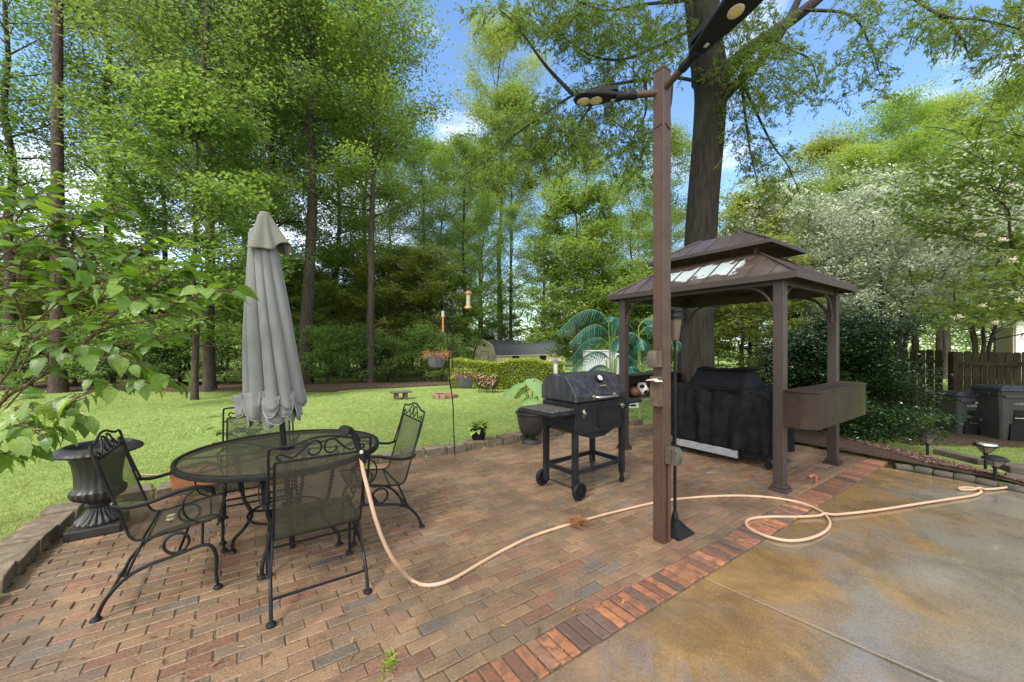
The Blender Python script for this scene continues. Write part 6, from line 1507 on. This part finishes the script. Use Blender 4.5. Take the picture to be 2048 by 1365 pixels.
# ---------------------------------------------------------------- the big oak
OB = Vector((3.86, 8.15, 0)); t = thing('oak_tree', 'big dark trunked willow oak behind the gazebo with limbs spreading over the patio', 'tree', OB); rr = random.Random(99); m = MB(); Yo = 8.15
def o_(px, py, Y=Yo): return P(px, py, Y)-OB
tr = catmull([Vector((.0,0,-.1)), o_(1391,760), o_(1392,640), o_(1400,500), o_(1406,400), o_(1416,280), o_(1421,200), o_(1422,140)], 6)
m.tube(tr, [.46,.37,.33,.315,.305,.305,.31,.34], 22)
limbs = [([(1420,160),(1412,80),(1410,0),(1405,-120)], [.36,.30,.27,.22]), ([(1405,190),(1392,120),(1384,60),(1378,0),(1368,-90)], [.15,.12,.10,.095,.08]),
 ([(1435,170),(1480,115),(1540,70),(1610,20),(1700,-60)], [.18,.14,.125,.11,.08]), ([(1440,200),(1482,158),(1530,110),(1572,50),(1610,-30)], [.14,.10,.09,.08,.06])]
for pth, rd in limbs: m.tube(catmull([o_(*q) for q in pth], 6), rd, 12)
thin = [[(1405,165,8.1),(1345,155,7.4),(1290,160,6.9),(1215,172,6.5),(1147,191,6.2),(1085,232,6.0),(1027,273,5.9),(993,308,5.8),(942,342,5.75),(905,372,5.7)],
 [(1215,172,6.5),(1180,215,6.3),(1150,260,6.2),(1100,320,6.2)], [(1384,60,8.1),(1300,100,7.3),(1240,120,6.7),(1180,110,6.3),(1120,70,6.0),(1060,30,5.8)],
 [(1378,0,8.1),(1280,10,7),(1200,20,6.4),(1100,-30,6)], [(1345,155,7.4),(1330,240,7.0),(1240,300,6.8)], [(1482,158,8.1),(1510,220,7.8),(1545,290,7.6),(1575,330,7.5),(1600,390,7.4)],
 [(1540,70,8),(1580,100,7.6),(1620,120,7.4),(1640,180,7.3)], [(1610,20,8),(1700,30,7.2),(1740,90,6.9),(1760,150,6.8)], [(1700,-60,7.9),(1800,-20,6.8),(1880,30,6.2),(1960,40,5.8),(2040,60,5.6),(2100,100,5.5)],
 [(1880,30,6.2),(1920,70,6.1),(1940,120,6)], [(2100,-80,6),(2040,20,5.8),(2060,140,5.6),(2040,190,5.6)], [(1482,158,8.1),(1500,300,8.0),(1520,380,7.9)], [(1147,191,6.2),(1090,130,5.9),(1040,60,5.7),(1000,20,5.6)], [(1290,160,6.9),(1290,230,6.8),(1250,300,6.7)]]
for pth in thin: m.tube(catmull([o_(*q) for q in pth], 5), [.035,.018,.006], 6)
# blobs of sprays: (px, py, rx, ry, Y, n)
blobs = [(1235,80,120,90,6.6,200),(1120,40,110,55,6.0,110),(1190,235,140,80,6.4,200),(1060,280,120,65,6.0,120),(960,345,55,35,5.8,30),(1270,310,70,70,7.0,60),(1340,70,60,70,7.6,50),
 (1490,250,60,90,7.9,60),(1540,330,60,70,7.7,50),(1600,390,30,70,7.5,14),(1510,60,80,70,7.3,95),(1560,150,70,80,7.2,85),(1490,150,50,60,7.6,50),(1640,150,80,60,7.4,46),(1740,90,45,90,6.9,42),(1760,170,30,40,6.8,10),(1880,45,90,55,6.2,62),
 (1990,70,70,70,5.8,60),(2040,140,40,60,5.6,22),(1420,60,60,60,8.2,28),(1440,170,40,60,8.3,16),(1720,20,100,30,7,26),(1000,20,60,25,5.7,16),(1400,30,120,50,8.6,30),(2100,80,60,100,5.6,30),(2150,-30,150,90,6,40),(1250,-60,350,60,6.5,60),(1750,-60,300,60,7,60)]
r = np.random.default_rng(9); Cs, Ds = [], []
for (bx, by, rx, ry, Y, n) in blobs:
    for _ in range(int(n*1.35)):
        a = rr.uniform(0, 6.28); q = rr.random()**.6; Yv = Y+rr.gauss(0,.35); p = P(bx+rx*q*math.cos(a), by+ry*q*math.sin(a), Yv)-OB
        az = rr.uniform(0, 6.28); d = Vector((math.cos(az), math.sin(az), rr.uniform(-.9, .1))).normalized(); L = rr.uniform(.18,.42)
        pts = [p+d*L*s+Vector((0,0,-.22*L*s*s)) for s in (0,.5,1)]; m.tube(pts, [.004,.002], 3, cap=False)
        for k in range(24):
            s = rr.uniform(.05, 1.05); Cs.append(tuple(p+d*L*s+Vector((0,0,-.22*L*s*s))+Vector((rr.gauss(0,.03), rr.gauss(0,.03), rr.gauss(0,.03))))); Ds.append(tuple(d))
Cs = np.array(Cs); Ds = np.array(Ds); V, T = leaf_cards(Cs, r, .085, .26, .2, .35, .05, dirs=Ds)
# unseen upper crown, added above the view to keep the patio in shade
for k in range(26):
    a = rr.uniform(0, 6.28); q = rr.uniform(2, 6); e_ = Vector((.0+q*math.cos(a), -.8+q*math.sin(a)*.8, rr.uniform(9.3, 11.5)))
    m.tube(catmull([o_(1408,-60), o_(1408,-60).lerp(e_-OB, .5)+Vector((0,0,1.2)), e_-OB], 5), [.12,.06,.02], 7)
nU = 24000; U_ = r.uniform(-1, 1, (nU, 3)); U_ = U_[(U_[:, 0]**2+U_[:, 1]**2) < 1]; X_ = np.stack([-.3+U_[:, 0]*7.5, -1.6+U_[:, 1]*5.6, 10.3+U_[:, 2]*1.5], 1)
keep = (X_[:, 2] > 2.3+.93*np.maximum(X_[:, 1], 0)) & (crown_noise(X_, 1.1) > .16); X_ = X_[keep]-np.array(OB); V2, T2 = leaf_cards(X_, r, .17, .5, .6)
V = np.concatenate([V, V2]); T = np.concatenate([T, T2+len(Cs)*4]); Cs = np.concatenate([Cs, X_])
np_mesh('crown', V, T, M['leaf_oak'], t, var=np.repeat(np.clip(.6*r.random(len(Cs))+.4*crown_noise(Cs, 2.2), 0, 1), 4))
m.build('trunk', M['bark_oak'], t, True, fix=False)
# weed in a paver joint
wp = G(778,1330,0); t = thing('weed', 'small weed sprouting from a paver joint near the bottom of the photo', 'weed', wp); pl = Plant(); rr = random.Random(4)
for k in range(70):
    a = rr.uniform(0,6.28); q = rr.random()*.07; pl.leaf((q*math.cos(a)*.45, q*math.sin(a), rr.uniform(0,.025)), (math.cos(a), math.sin(a), rr.uniform(.1,1)), rr.uniform(.010,.022), .004, ovate, v=rr.random(), nu=3, nv=2)
pl.build('leaf', M['hedge'], t)
